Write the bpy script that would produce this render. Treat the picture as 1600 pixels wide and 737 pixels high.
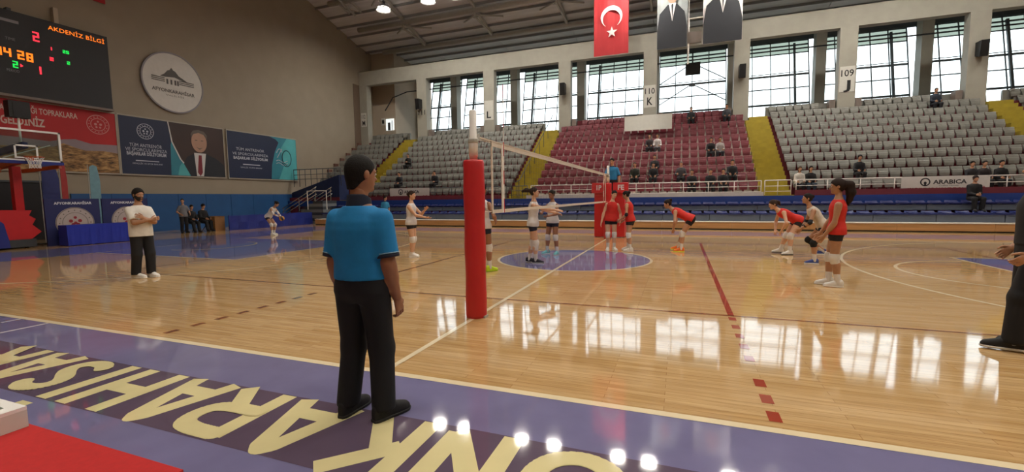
import bpy, bmesh, math, random
import numpy as np
from mathutils import Vector, Matrix
random.seed(7)
rng = np.random.default_rng(7)
S = bpy.context.scene
for o in list(bpy.data.objects):
    bpy.data.objects.remove(o)
COL = S.collection
PI = math.pi

# ---------------------------------------------------------------- camera
cam = bpy.data.cameras.new('camera')
cam.sensor_fit = 'HORIZONTAL'; cam.sensor_width = 36.0
cam.lens = 36.0 * 697.15 / 1600.0
cam.clip_start = 0.05; cam.clip_end = 300
cam_o = bpy.data.objects.new('camera', cam); COL.objects.link(cam_o)
def cam_matrix(loc, yaw, pitch, roll):
    cy, sy, cp, sp = math.cos(yaw), math.sin(yaw), math.cos(pitch), math.sin(pitch)
    f = Vector((-sy*cp, cy*cp, sp)); r0 = Vector((cy, sy, 0)); u0 = r0.cross(f)
    cr, sr = math.cos(roll), math.sin(roll)
    r = r0*cr + u0*sr; u = u0*cr - r0*sr
    return Matrix(((r.x, u.x, -f.x, loc[0]), (r.y, u.y, -f.y, loc[1]), (r.z, u.z, -f.z, loc[2]), (0, 0, 0, 1)))
cam_o.matrix_world = cam_matrix((2.3775, -10.5209, 1.4955), math.radians(20.588), math.radians(-4.942), math.radians(-0.7346))
S.camera = cam_o

# ---------------------------------------------------------------- world, exposure
SKY_STRENGTH = 3.4
LAMP_STRENGTH = 165.0
EXPOSURE = 0.0
w = bpy.data.worlds.new('overcast_sky'); S.world = w; w.use_nodes = True
nt = w.node_tree; nt.nodes.clear()
_o = nt.nodes.new('ShaderNodeOutputWorld'); _b = nt.nodes.new('ShaderNodeBackground')
_b.inputs['Color'].default_value = (0.86, 0.95, 1.0, 1); _b.inputs['Strength'].default_value = SKY_STRENGTH
_tc = nt.nodes.new('ShaderNodeTexCoord'); _sp = nt.nodes.new('ShaderNodeSeparateXYZ'); _rp = nt.nodes.new('ShaderNodeValToRGB')
nt.links.new(_tc.outputs['Generated'], _sp.inputs[0]); nt.links.new(_sp.outputs['Z'], _rp.inputs[0])
_rp.color_ramp.elements[0].position = 0.0; _rp.color_ramp.elements[0].color = (0.10, 0.10, 0.09, 1)      # ground below the horizon
_rp.color_ramp.elements[1].position = 0.03; _rp.color_ramp.elements[1].color = (0.86, 0.95, 1.0, 1)      # even overcast sky
nt.links.new(_rp.outputs[0], _b.inputs['Color']); nt.links.new(_b.outputs[0], _o.inputs[0])
S.view_settings.view_transform = 'Standard'; S.view_settings.look = 'None'
S.view_settings.gamma = 1.0; S.view_settings.use_curve_mapping = False
S.view_settings.exposure = EXPOSURE
S.cycles.use_denoising = True
S.cycles.max_bounces = 7; S.cycles.diffuse_bounces = 4; S.cycles.glossy_bounces = 3; S.cycles.transparent_max_bounces = 8
S.cycles.caustics_reflective = False; S.cycles.caustics_refractive = False
S.cycles.sample_clamp_indirect = 6.0

# ---------------------------------------------------------------- material helpers
def lin(h):
    h = h.lstrip('#'); c = [int(h[i:i+2], 16)/255 for i in (0, 2, 4)]
    return tuple((x/12.92 if x <= 0.04045 else ((x+0.055)/1.055)**2.4) for x in c) + (1,)
MATS = {}
def mat(name, color, rough=0.6, var=0.08, scale=6.0, metal=0.0, spec=0.5, bump=0.0, bscale=40.0, emit=None, estr=0.0, alpha=None, stretch=None):
    if name in MATS: return MATS[name]
    m = bpy.data.materials.new(name); m.use_nodes = True; MATS[name] = m
    t = m.node_tree; bs = t.nodes['Principled BSDF']
    c = lin(color) if isinstance(color, str) else tuple(color)
    bs.inputs['Roughness'].default_value = rough; bs.inputs['Metallic'].default_value = metal
    bs.inputs['Specular IOR Level'].default_value = spec
    tc = t.nodes.new('ShaderNodeTexCoord')
    src = tc.outputs['Object']
    if stretch:
        mp = t.nodes.new('ShaderNodeMapping'); mp.inputs['Scale'].default_value = stretch
        t.links.new(src, mp.inputs[0]); src = mp.outputs[0]
    if var > 0:
        n = t.nodes.new('ShaderNodeTexNoise'); n.inputs['Scale'].default_value = scale; n.inputs['Detail'].default_value = 3
        t.links.new(src, n.inputs['Vector'])
        r = t.nodes.new('ShaderNodeValToRGB')
        r.color_ramp.elements[0].position = 0.3; r.color_ramp.elements[1].position = 0.7
        r.color_ramp.elements[0].color = tuple(max(0, x*(1-var)) for x in c[:3]) + (1,)
        r.color_ramp.elements[1].color = tuple(min(1, x*(1+var)) for x in c[:3]) + (1,)
        t.links.new(n.outputs['Fac'], r.inputs[0]); t.links.new(r.outputs[0], bs.inputs['Base Color'])
    else:
        bs.inputs['Base Color'].default_value = c
    if bump > 0:
        n2 = t.nodes.new('ShaderNodeTexNoise'); n2.inputs['Scale'].default_value = bscale; n2.inputs['Detail'].default_value = 2
        t.links.new(src, n2.inputs['Vector'])
        b = t.nodes.new('ShaderNodeBump'); b.inputs['Strength'].default_value = bump; b.inputs['Distance'].default_value = 0.01
        t.links.new(n2.outputs['Fac'], b.inputs['Height']); t.links.new(b.outputs[0], bs.inputs['Normal'])
    if emit:
        bs.inputs['Emission Color'].default_value = lin(emit) if isinstance(emit, str) else emit
        bs.inputs['Emission Strength'].default_value = estr
    return m
def glass_mat(name, tint, gloss=0.08, body=None):
    if name in MATS: return MATS[name]
    m = bpy.data.materials.new(name); m.use_nodes = True; MATS[name] = m
    t = m.node_tree; t.nodes.clear()
    out = t.nodes.new('ShaderNodeOutputMaterial'); tr = t.nodes.new('ShaderNodeBsdfTransparent'); gl = t.nodes.new('ShaderNodeBsdfGlossy')
    tr.inputs[0].default_value = lin(tint); gl.inputs['Roughness'].default_value = 0.05
    mx = t.nodes.new('ShaderNodeMixShader'); mx.inputs[0].default_value = gloss
    t.links.new(tr.outputs[0], mx.inputs[1]); t.links.new(gl.outputs[0], mx.inputs[2])
    last = mx
    if body:
        df = t.nodes.new('ShaderNodeBsdfDiffuse'); df.inputs[0].default_value = lin(body[0])
        m2 = t.nodes.new('ShaderNodeMixShader'); m2.inputs[0].default_value = body[1]
        t.links.new(mx.outputs[0], m2.inputs[1]); t.links.new(df.outputs[0], m2.inputs[2]); last = m2
    t.links.new(last.outputs[0], out.inputs[0])
    return m

def floor_wood():
    m = bpy.data.materials.new('maple_strip_floor'); m.use_nodes = True
    t = m.node_tree; bs = t.nodes['Principled BSDF']
    tc = t.nodes.new('ShaderNodeTexCoord')
    br = t.nodes.new('ShaderNodeTexBrick')
    br.offset = 0.37; br.inputs['Scale'].default_value = 1.0
    br.inputs['Brick Width'].default_value = 1.15; br.inputs['Row Height'].default_value = 0.065
    br.inputs['Mortar Size'].default_value = 0.0012; br.inputs['Bias'].default_value = 0.0
    br.inputs['Color1'].default_value = lin('#d3b180'); br.inputs['Color2'].default_value = lin('#c59f6a'); br.inputs['Mortar'].default_value = lin('#8a5c33')
    t.links.new(tc.outputs['Object'], br.inputs['Vector'])
    mp = t.nodes.new('ShaderNodeMapping'); mp.inputs['Scale'].default_value = (0.8, 14, 1)
    t.links.new(tc.outputs['Object'], mp.inputs[0])
    n = t.nodes.new('ShaderNodeTexNoise'); n.inputs['Scale'].default_value = 2.2; n.inputs['Detail'].default_value = 6; n.inputs['Roughness'].default_value = 0.65
    t.links.new(mp.outputs[0], n.inputs['Vector'])
    r = t.nodes.new('ShaderNodeValToRGB'); r.color_ramp.elements[0].position = 0.3; r.color_ramp.elements[0].color = (0.62, 0.55, 0.48, 1)
    r.color_ramp.elements[1].position = 0.62; r.color_ramp.elements[1].color = (1, 1, 1, 1)
    t.links.new(n.outputs['Fac'], r.inputs[0])
    mx = t.nodes.new('ShaderNodeMix'); mx.data_type = 'RGBA'; mx.blend_type = 'MULTIPLY'; mx.inputs[0].default_value = 0.75
    t.links.new(br.outputs['Color'], mx.inputs[6]); t.links.new(r.outputs[0], mx.inputs[7])
    t.links.new(mx.outputs[2], bs.inputs['Base Color'])
    varnish(t, bs, tc)
    return m
FLOOR_ROUGH = 0.055
def varnish(t, bs, tc):
    # thin wavy lacquer: boards are slightly cupped across their width
    mp = t.nodes.new('ShaderNodeMapping'); mp.inputs['Scale'].default_value = (1.2, 5, 1)
    t.links.new(tc.outputs['Object'], mp.inputs[0])
    n = t.nodes.new('ShaderNodeTexNoise'); n.inputs['Scale'].default_value = 2.0; n.inputs['Detail'].default_value = 2
    t.links.new(mp.outputs[0], n.inputs['Vector'])
    b = t.nodes.new('ShaderNodeBump'); b.inputs['Strength'].default_value = 0.05; b.inputs['Distance'].default_value = 0.004
    t.links.new(n.outputs['Fac'], b.inputs['Height']); t.links.new(b.outputs[0], bs.inputs['Normal'])
    bs.inputs['Roughness'].default_value = FLOOR_ROUGH
    bs.inputs['Specular IOR Level'].default_value = 0.55
def painted(name, color, var=0.06):
    m = mat(name, color, rough=FLOOR_ROUGH, var=var, scale=3.0)
    t = m.node_tree; bs = t.nodes['Principled BSDF']
    varnish(t, bs, [n for n in t.nodes if n.type == 'TEX_COORD'][0])
    return m

# ---------------------------------------------------------------- mesh helpers
class MB:
    """collects polygons; build() links them as ONE mesh object"""
    def __init__(s): s.v = []; s.f = []; s.mi = []
    def add(s, vs, fs, mi=0):
        o = len(s.v); s.v += [tuple(map(float, q)) for q in vs]; s.f += [[i+o for i in f] for f in fs]; s.mi += [mi]*len(fs); return s
    def box(s, x0, x1, y0, y1, z0, z1, mi=0):
        v = [(x0,y0,z0),(x1,y0,z0),(x1,y1,z0),(x0,y1,z0),(x0,y0,z1),(x1,y0,z1),(x1,y1,z1),(x0,y1,z1)]
        return s.add(v, [(0,3,2,1),(4,5,6,7),(0,1,5,4),(1,2,6,5),(2,3,7,6),(3,0,4,7)], mi)
    def hexa(s, v, mi=0):
        return s.add(v, [(0,3,2,1),(4,5,6,7),(0,1,5,4),(1,2,6,5),(2,3,7,6),(3,0,4,7)], mi)
    def bar(s, a, b, w, h=None, mi=0, up=(0,0,1)):
        a = Vector(a); b = Vector(b); h = h or w
        d = (b-a).normalized(); u = Vector(up)
        if abs(d.dot(u)) > 0.97: u = Vector((0,1,0))
        r = d.cross(u).normalized(); u = r.cross(d).normalized()
        q = []
        for p in (a, b):
            q += [p - r*w/2 - u*h/2, p + r*w/2 - u*h/2, p + r*w/2 + u*h/2, p - r*w/2 + u*h/2]
        return s.add(q, [(0,1,2,3)[::-1],(4,5,6,7),(0,1,5,4),(1,2,6,5),(2,3,7,6),(3,0,4,7)], mi)
    def tube(s, pts, rad, n=8, mi=0, cap=True):
        pts = [Vector(p) for p in pts]
        rads = rad if isinstance(rad, (list, tuple)) else [rad]*len(pts)
        rings = []; prev = None
        for i, p in enumerate(pts):
            d = (pts[min(i+1, len(pts)-1)] - pts[max(i-1, 0)]).normalized()
            u = prev if prev is not None else (Vector((0,0,1)) if abs(d.z) < 0.9 else Vector((1,0,0)))
            r = d.cross(u).normalized(); u = r.cross(d).normalized(); prev = u
            rings.append([p + (r*math.cos(2*PI*k/n) + u*math.sin(2*PI*k/n))*rads[i] for k in range(n)])
        v = [q for R in rings for q in R]; f = []
        for i in range(len(pts)-1):
            for k in range(n):
                f.append((i*n+k, i*n+(k+1)%n, (i+1)*n+(k+1)%n, (i+1)*n+k))
        if cap: f += [tuple(range(n))[::-1], tuple(range((len(pts)-1)*n, len(pts)*n))]
        return s.add(v, f, mi)
    def lathe(s, prof, c=(0,0,0), n=20, mi=0, axis='z'):
        v = []; f = []
        for (r, z) in prof:
            for k in range(n):
                a = 2*PI*k/n; p = (r*math.cos(a), r*math.sin(a), z)
                if axis == 'x': p = (z, p[0], p[1])
                if axis == 'y': p = (p[0], z, p[1])
                v.append((c[0]+p[0], c[1]+p[1], c[2]+p[2]))
        for i in range(len(prof)-1):
            for k in range(n):
                f.append((i*n+k, i*n+(k+1)%n, (i+1)*n+(k+1)%n, (i+1)*n+k))
        if prof[0][0] > 1e-6: f.append(tuple(range(n))[::-1])
        if prof[-1][0] > 1e-6: f.append(tuple(range((len(prof)-1)*n, len(prof)*n)))
        return s.add(v, f, mi)
    def prism(s, poly, o, r, u, thick=0.01, mi=0):
        """poly (a,b) pairs in a plane at o with axes r,u; extruded by thick along r x u"""
        o = Vector(o); r = Vector(r); u = Vector(u); n = r.cross(u).normalized()
        k = len(poly)
        a = [o + r*p[0] + u*p[1] for p in poly]; b = [q + n*thick for q in a]
        f = [tuple(range(k))[::-1], tuple(range(k, 2*k))] + [(i, (i+1)%k, k+(i+1)%k, k+i) for i in range(k)]
        return s.add(a+b, f, mi)
    def disc(s, o, r, u, rad, n=32, thick=0.01, mi=0, rad2=None):
        rad2 = rad2 or rad
        return s.prism([(rad*math.cos(2*PI*i/n), rad2*math.sin(2*PI*i/n)) for i in range(n)], o, r, u, thick, mi)
    def ring(s, o, r, u, r0, r1, n=48, thick=0.01, mi=0, a0=0.0, a1=2*PI):
        o = Vector(o); r = Vector(r); u = Vector(u); nn = r.cross(u).normalized()
        full = abs(a1-a0-2*PI) < 1e-6; k = n if full else n+1
        v = []
        for i in range(k):
            a = a0 + (a1-a0)*i/n; d = r*math.cos(a) + u*math.sin(a)
            v += [o+d*r0, o+d*r1, o+d*r1+nn*thick, o+d*r0+nn*thick]
        f = []
        for i in range(n if full else n):
            j = (i+1) % k
            for q in range(4):
                f.append((i*4+q, i*4+(q+1)%4, j*4+(q+1)%4, j*4+q))
        return s.add(v, f, mi)
    def build(s, name, mats, parent=None, smooth=False, world=True):
        me = bpy.data.meshes.new(name)
        off = Vector((0,0,0))
        if parent is not None and world:
            p = parent
            while p is not None:
                off += p.location; p = p.parent
        me.from_pydata([tuple(Vector(q)-off) for q in s.v], [], s.f)
        if not isinstance(mats, (list, tuple)): mats = [mats]
        for m in mats: me.materials.append(m)
        if len(mats) > 1: me.polygons.foreach_set('material_index', s.mi)
        bm = bmesh.new(); bm.from_mesh(me); bmesh.ops.recalc_face_normals(bm, faces=bm.faces); bm.to_mesh(me); bm.free()
        if smooth: me.polygons.foreach_set('use_smooth', [True]*len(me.polygons))
        me.update()
        o = bpy.data.objects.new(name, me); COL.objects.link(o)
        if parent is not None: o.parent = parent
        return o
def tag(o, label=None, cat=None, group=None, kind=None):
    if label: o['label'] = label
    if cat: o['category'] = cat
    if group: o['group'] = group
    if kind: o['kind'] = kind
    return o
def thing(name, loc, label=None, cat=None, group=None, kind=None, rz=0.0):
    o = bpy.data.objects.new(name, None); o.empty_display_size = 0.1; COL.objects.link(o)
    o.location = loc; o.rotation_euler = (0, 0, rz)
    return tag(o, label, cat, group, kind)
def raw_obj(name, v, f, m, parent=None, smooth=True):
    me = bpy.data.meshes.new(name); me.from_pydata([], [], []) if len(v) == 0 else None
    if len(v):
        me.vertices.add(len(v)); me.vertices.foreach_set('co', np.asarray(v, np.float32).ravel())
        k = f.shape[1]
        me.loops.add(f.size); me.loops.foreach_set('vertex_index', f.astype(np.int32).ravel())
        me.polygons.add(len(f)); me.polygons.foreach_set('loop_start', np.arange(0, f.size, k, dtype=np.int32))
        me.update(calc_edges=True); me.validate()
        if smooth: me.polygons.foreach_set('use_smooth', np.ones(len(me.polygons), bool))
    me.materials.append(m)
    o = bpy.data.objects.new(name, me); COL.objects.link(o)
    if parent is not None: o.parent = parent
    return o
_glyph = {}
def text_geo(txt, bold=0.0, res=2):
    key = (txt, bold, res)
    if key in _glyph: return _glyph[key]
    c = bpy.data.curves.new('lettering', 'FONT'); c.body = txt; c.size = 1.0; c.offset = bold; c.resolution_u = res
    o = bpy.data.objects.new('lettering', c); COL.objects.link(o)
    me = bpy.data.meshes.new_from_object(o.evaluated_get(bpy.context.evaluated_depsgraph_get()))
    v = np.array([q.co[:2] for q in me.vertices]); f = [tuple(p.vertices) for p in me.polygons]
    bpy.data.objects.remove(o); bpy.data.curves.remove(c); bpy.data.meshes.remove(me)
    _glyph[key] = (v, f); return v, f
def lettering(mb, txt, o, r, u, x0, x1, z0, z1, bold=0.0, mi=0, capref=None):
    """fit a line of text into the box x0..x1 by z0..z1 (cap height) of the plane at o with axes r,u"""
    v, f = text_geo(txt, bold)
    a0, a1 = v[:, 0].min(), v[:, 0].max(); cap = 0.73
    o = Vector(o); r = Vector(r); u = Vector(u)
    q = [o + r*(x0 + (p[0]-a0)/(a1-a0)*(x1-x0)) + u*(z0 + p[1]/cap*(z1-z0)) for p in v]
    return mb.add(q, f, mi)
# ================================================================= MATERIALS
M_wall = mat('cream_plaster', '#958a7a', 0.75, 0.04, 1.2, bump=0.15, bscale=60)
M_wallup = mat('upper_plaster', '#b3a593', 0.75, 0.04, 1.2)
M_pillar = mat('painted_concrete', '#a09e93', 0.65, 0.05, 2.0)
M_floor = floor_wood()
M_apron = painted('purple_floor_paint', '#77749a')
M_band = painted('dark_purple_floor_paint', '#5e5064')
M_cream = painted('cream_floor_paint', '#ded3a0', 0.05)
M_redline = painted('red_floor_paint', '#9c3f2c')
M_brownline = painted('brown_floor_paint', '#8f5636')
M_ivory = painted('ivory_floor_paint', '#e8d8b6', 0.04)
M_lilac = painted('white_floor_tape', '#d6d2dd', 0.03)
M_roof = mat('roof_sheet', '#cfd1d3', 0.6, 0.10, 1.5, stretch=(0.3, 3, 1))
M_steel_light = mat('pale_painted_steel', '#aaa9a2', 0.5, 0.05, 3)
M_steel_dark = mat('dark_steel', '#3b3f45', 0.5, 0.1, 3)
M_purlin = mat('grey_purlin_steel', '#8b8d8f', 0.5, 0.05, 3)
M_chrome = mat('polished_steel', '#c8c8c6', 0.25, 0.03, 3, metal=0.85)
M_navy = mat('navy_paint', '#1c2a52', 0.5, 0.08, 3)
M_bluewall = mat('blue_wall_padding', '#1d4f86', 0.55, 0.08, 1.5)
M_bluefascia = mat('blue_fascia', '#1b3c86', 0.5, 0.06, 2)
M_maroon = mat('maroon_paint', '#6e2733', 0.6, 0.08, 2)
M_whitecon = mat('white_painted_concrete', '#c9c2ba', 0.7, 0.08, 2)
M_greyriser = mat('blue_grey_panel', '#667080', 0.55, 0.07, 2)
M_stagewood = mat('stage_wood', '#b48a5c', 0.45, 0.14, 2.0, stretch=(0.4, 4, 6))
M_yellow = mat('yellow_step_paint', '#a3922f', 0.65, 0.12, 3)
M_greyseat = mat('light_grey_seat_plastic', '#7a7b76', 0.45, 0.06, 1.2)
M_redseat = mat('dark_red_seat_plastic', '#651424', 0.45, 0.07, 1.2)
M_blueseat = mat('blue_seat_plastic', '#252f66', 0.3, 0.06, 1.2)
M_black = mat('black_paint', '#121214', 0.5, 0.1, 3)
M_white = mat('white_paint', '#f2f1ee', 0.35, 0.03, 3)
M_text = mat('white_lettering', '#dcdce2', 0.6, 0)
M_red = mat('red_vinyl', '#c02026', 0.42, 0.06, 3, bump=0.2, bscale=9)
M_redcloth = mat('red_cloth', '#b81f1f', 0.85, 0.06, 60)
M_dkwindow = mat('window_steel', '#5f666c', 0.5, 0.06, 3)
M_glass = glass_mat('clear_window_glass', '#f4f8f6', 0.05)
M_greenglass = glass_mat('green_tinted_glass', '#767e73', 0.06, ('#8fa594', 0.12))

# ================================================================= STRUCTURE
XL, XR, YB = -22.5, 23.0, -15.0
YP = 20.35                                # front face of the pillar row
def roof_z(y): return 13.94 - 0.30*(y-20.5) if y < 20.5 else 13.94 - 0.13*(y-20.5)
YRIDGE = 3.0
floor = MB().box(XL-1, XR+1, YB-1, 28, -0.3, 0).build('floor', M_floor); tag(floor, kind='structure')
def fl(name, mb, m, label=None):
    o = mb.build(name, m, floor); tag(o, label); return o
def sheet(mb, pts, z): mb.add([(x, y, z) for x, y in pts], [tuple(range(len(pts)))])
def rect(mb, x0, x1, y0, y1, z): sheet(mb, [(x0, y0), (x1, y0), (x1, y1), (x0, y1)], z)
def arcband(mb, cx, cy, r0, r1, a0, a1, z, n=48):
    for i in range(n):
        p = a0+(a1-a0)*i/n; q = a0+(a1-a0)*(i+1)/n
        sheet(mb, [(cx+r0*math.cos(p), cy+r0*math.sin(p)), (cx+r1*math.cos(p), cy+r1*math.sin(p)), (cx+r1*math.cos(q), cy+r1*math.sin(q)), (cx+r0*math.cos(q), cy+r0*math.sin(q))], z)
Z1, Z2, Z3, Z4 = 0.001, 0.002, 0.003, 0.004
SLY = 7.40
a = MB(); rect(a, -16.9, 17, -9.9, -SLY, Z1); fl('painted_apron', a, M_apron, 'purple painted apron along the near sideline')
a = MB(); rect(a, -16.9, 17, SLY, 9.3, Z1); fl('painted_apron', a, M_apron, 'purple painted apron along the far sideline')
for s in (-1, 1):
    a = MB(); rect(a, min(s*14, s*16.9), max(s*14, s*16.9), -SLY, SLY, Z1); fl('painted_apron', a, M_apron, 'purple painted apron behind the %s baseline' % ('left' if s < 0 else 'right'))
    a = MB(); rect(a, min(s*8.2, s*14), max(s*8.2, s*14), -2.45, 2.45, Z1); fl('painted_key', a, M_apron, 'purple basketball key at the %s end' % ('left' if s < 0 else 'right'))
    a = MB()
    for yy in (-2.45, 2.45): rect(a, min(s*8.2, s*14), max(s*8.2, s*14), yy-.03, yy+.03, Z3)
    rect(a, s*8.2-.03, s*8.2+.03, -2.48, 2.48, Z3); fl('key_line', a, M_ivory)
    a = MB(); arcband(a, s*8.2, 0, 1.77, 1.83, (PI/2 if s > 0 else -PI/2), (PI*1.5 if s > 0 else PI/2), Z3); fl('free_throw_arc', a, M_ivory)
    a = MB(); arcband(a, s*12.425, 0, 1.27, 1.33, (PI/2 if s > 0 else -PI/2), (PI*1.5 if s > 0 else PI/2), Z3); fl('no_charge_arc', a, M_cream)
    a = MB(); t0 = math.asin(6.6/6.75)
    arcband(a, s*12.425, 0, 6.72, 6.78, (PI-t0 if s > 0 else -t0), (PI+t0 if s > 0 else t0), Z3, 64)
    for yy in (-6.6, 6.6): rect(a, min(s*11.0, s*14), max(s*11.0, s*14), yy-.03, yy+.03, Z3)
    fl('three_point_line', a, M_ivory)
    a = MB(); rect(a, s*14-.03, s*14+.03, -SLY, SLY, Z3); fl('baseline', a, M_cream)
    a = MB(); rect(a, s*3-.035, s*3+.035, -4.5, 4.5, Z2); fl('attack_line', a, M_redline if s > 0 else M_brownline)
    ys = [-4.65-.35*i for i in range(5)] + [-6.62, -6.92, -7.2] if s > 0 else [-5.06-.303*i for i in range(8)]
    for yy in ys:
        a = MB(); rect(a, s*3.0-.04+(.0 if s > 0 else -.1), s*3.0+.04+(.0 if s > 0 else -.1), yy-.075, yy+.075, Z2); fl('attack_line_dash', a, M_redline if s > 0 else M_brownline)
    a = MB(); rect(a, s*9-.025, s*9+.025, -4.5, 4.5, Z2); fl('volleyball_end_line', a, M_brownline)
for s in (-1, 1):
    a = MB(); rect(a, -14.03, 14.03, s*SLY-.035, s*SLY+.035, Z3); fl('sideline', a, M_ivory)
    a = MB(); rect(a, -9, 9, s*4.5-.025, s*4.5+.025, Z2); fl('volleyball_sideline', a, M_brownline)
a = MB(); sheet(a, [(1.8*math.cos(2*PI*i/64), 1.8*math.sin(2*PI*i/64)) for i in range(64)], Z1); fl('centre_circle', a, M_apron, 'purple centre circle disc')
a = MB(); arcband(a, 0, 0, 1.77, 1.83, 0, 2*PI, Z3, 64); fl('centre_circle_line', a, M_ivory)
a = MB(); rect(a, -.03, .03, -SLY, SLY, Z4); fl('centre_line', a, M_ivory)
a = MB(); rect(a, -5.02, -4.97, -8.1, -SLY-.04, Z3); fl('bench_mark', a, M_lilac)
a = MB(); rect(a, -5.65, -5.60, -7.62, -SLY-.04, Z3); fl('bench_mark', a, M_lilac)
a = MB(); rect(a, -9.0, 6.5, -8.70, -8.02, Z2); fl('lettering_band', a, M_band, 'dark purple band behind the floor lettering')
# floor lettering, cut from strokes, read from the court (turned half round)
GL = {
 'A': ([[(0.10,0),(0.42,.86),(0.5,.93),(0.58,.86),(0.90,0)], [(0.24,.27),(0.76,.27)]], .53),
 'F': ([[(0.13,0),(0.13,.89),(0.95,.89)], [(0.13,.48),(0.85,.48)]], .42),
 'Y': ([[(0.06,1),(0.5,.48),(0.94,1)], [(0.5,.5),(0.5,0)]], .5),
 'O': ([[(0.5,.89),(0.25,.80),(0.13,.6),(0.13,.4),(0.25,.2),(0.5,.11),(0.75,.2),(0.87,.4),(0.87,.6),(0.75,.80),(0.5,.89)]], .58),
 'N': ([[(0.12,0),(0.12,.92)], [(0.12,.94),(0.88,.06)], [(0.88,.08),(0.88,1)]], .52),
 'K': ([[(0.14,0),(0.14,1)], [(0.88,1),(0.22,.48)], [(0.40,.6),(0.90,0)]], .5),
 'R': ([[(0.13,0),(0.13,.93)], [(0.13,.89),(0.34,.89),(0.55,.89),(0.80,.84),(0.88,.66),(0.80,.47),(0.55,.42),(0.34,.42),(0.13,.42)], [(0.5,.42),(0.88,0)]], .52),
 'H': ([[(0.14,0),(0.14,1)], [(0.86,0),(0.86,1)], [(0.14,.5),(0.86,.5)]], .52),
 'I': ([[(0.5,0),(0.5,1)]], .17),
 'S': ([[(0.88,.80),(0.70,.89),(0.40,.89),(0.18,.80),(0.16,.64),(0.34,.54),(0.66,.44),(0.84,.34),(0.82,.19),(0.62,.11),(0.32,.11),(0.10,.20)]], .44),
}
def floor_letter(ch, xa, xb):
    """xa..xb world span; the letter's left edge lies at xb (half-turned)"""
    strokes, _ = GL[ch]; wst = 0.135; wd = xb-xa
    mb = MB(); k = 0
    def pt(u, v): return (xb - u*wd, -8.03 - v*0.66)
    for st in strokes:
        if len(st) > 5:
            closed = st[0] == st[-1]
            for _ in range(2):
                q = [] if closed else [st[0]]
                for a_, b_ in zip(st[:-1], st[1:]): q += [(.75*a_[0]+.25*b_[0], .75*a_[1]+.25*b_[1]), (.25*a_[0]+.75*b_[0], .25*a_[1]+.75*b_[1])]
                st = q+[q[0]] if closed else q+[st[-1]]
        P = [Vector(pt(*q)).to_2d() if False else Vector((*pt(*q), 0)) for q in st]
        w = min(wst, wd*0.95)
        for i in range(len(P)-1):
            d = (P[i+1]-P[i]).normalized(); n = Vector((-d.y, d.x, 0))*w/2
            z = Z3 + 0.00006*k; k += 1
            mb.add([(q.x, q.y, z) for q in (P[i]-n, P[i+1]-n, P[i+1]+n, P[i]+n)], [(0,1,2,3)])
        for q in P[1:-1]:
            z = Z3 + 0.00006*k; k += 1
            sheet(mb, [(q.x+w/2*math.cos(2*PI*j/16), q.y+w/2*math.sin(2*PI*j/16)) for j in range(16)], z)
    o = mb.build('floor_letter', M_cream, floor); tag(o, 'cream painted floor letter %s' % ch)
for ch, xa, xb in (('A',5.45,6.0),('F',4.9,5.33),('Y',4.2,4.78),('O',1.58,2.2),('N',1.02,1.5),('K',.42,.94),('A',-.25,.31),('R',-.87,-.32),('A',-1.43,-.9),('H',-2.04,-1.51),('I',-2.31,-2.13),('S',-2.83,-2.42),('A',-3.42,-2.93),('R',-4.05,-3.52)):
    floor_letter(ch, xa, xb)
a = MB(); rect(a, -2.29, -2.15, -8.84, -8.76, Z3); tag(a.build('floor_letter', M_cream, floor), 'cream dot over the floor letter I')
for ch, xa, xb in (('Y',2.98,3.5),('N',2.32,2.9)): pass

# walls
wl = MB().add([(XL, YB, 0), (XL, 22, 0), (XL, 22, roof_z(22)+.3), (XL, 20.5, roof_z(20.5)+.3), (XL, YRIDGE, roof_z(YRIDGE)+.3), (XL, YB, 14.2),
              (XL-.4, YB, 0), (XL-.4, 22, 0), (XL-.4, 22, roof_z(22)+.3), (XL-.4, 20.5, roof_z(20.5)+.3), (XL-.4, YRIDGE, roof_z(YRIDGE)+.3), (XL-.4, YB, 14.2)],
             [(0,1,2,3,4,5), (11,10,9,8,7,6), (0,6,7,1), (1,7,8,2), (2,8,9,3), (3,9,10,4), (4,10,11,5), (5,11,6,0)]).build('wall_left', M_wall); tag(wl, kind='structure')
wr = MB().box(XR, XR+.4, YB, 28, 0, 19).build('wall_right', M_wall); tag(wr, kind='structure')
wn = MB().box(XL-.4, XR+.4, YB-.4, YB, 0, 15).build('wall_near', M_wall); tag(wn, kind='structure')
# ceiling: sheets on purlins
zr = roof_z(YRIDGE)
ce = MB()
prof = [(28.2, roof_z(28.2)), (20.5, roof_z(20.5)), (YRIDGE, zr), (YB-.4, 14.0)]
for (y0, z0), (y1, z1) in zip(prof[:-1], prof[1:]):
    ce.hexa([(XL-.4, y1, z1+.12), (XR+.4, y1, z1+.12), (XR+.4, y0, z0+.12), (XL-.4, y0, z0+.12), (XL-.4, y1, z1+.3), (XR+.4, y1, z1+.3), (XR+.4, y0, z0+.3), (XL-.4, y0, z0+.3)])
ceiling = ce.build('ceiling', M_roof); tag(ceiling, kind='structure')
XP = [-16.6, -10.9, -5.2, 0.45, 5.75, 11.1, 16.75]
xs = [XL+.02, -16.6, -10.9, -5.2, 0.45, 5.75, 11.1, 16.75, XR-.02]
ysh = np.arange(12.6, 27.8, 1.1)
for i in range(len(ysh)-1):
    y0, y1 = ysh[i]+.03, ysh[i+1]-.03
    for x0, x1 in zip(xs[:-1], xs[1:]):
        z0, z1 = roof_z(y0), roof_z(y1)
        q = [(x0+.02, y0, z0), (x1-.02, y0, z0), (x1-.02, y1, z1), (x0+.02, y1, z1)]
        MB().hexa([(a_, b_, c_-.02) for a_, b_, c_ in q] + [(a_, b_, c_+.1) for a_, b_, c_ in q]).build('roof_sheet', M_roof, ceiling)
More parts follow.
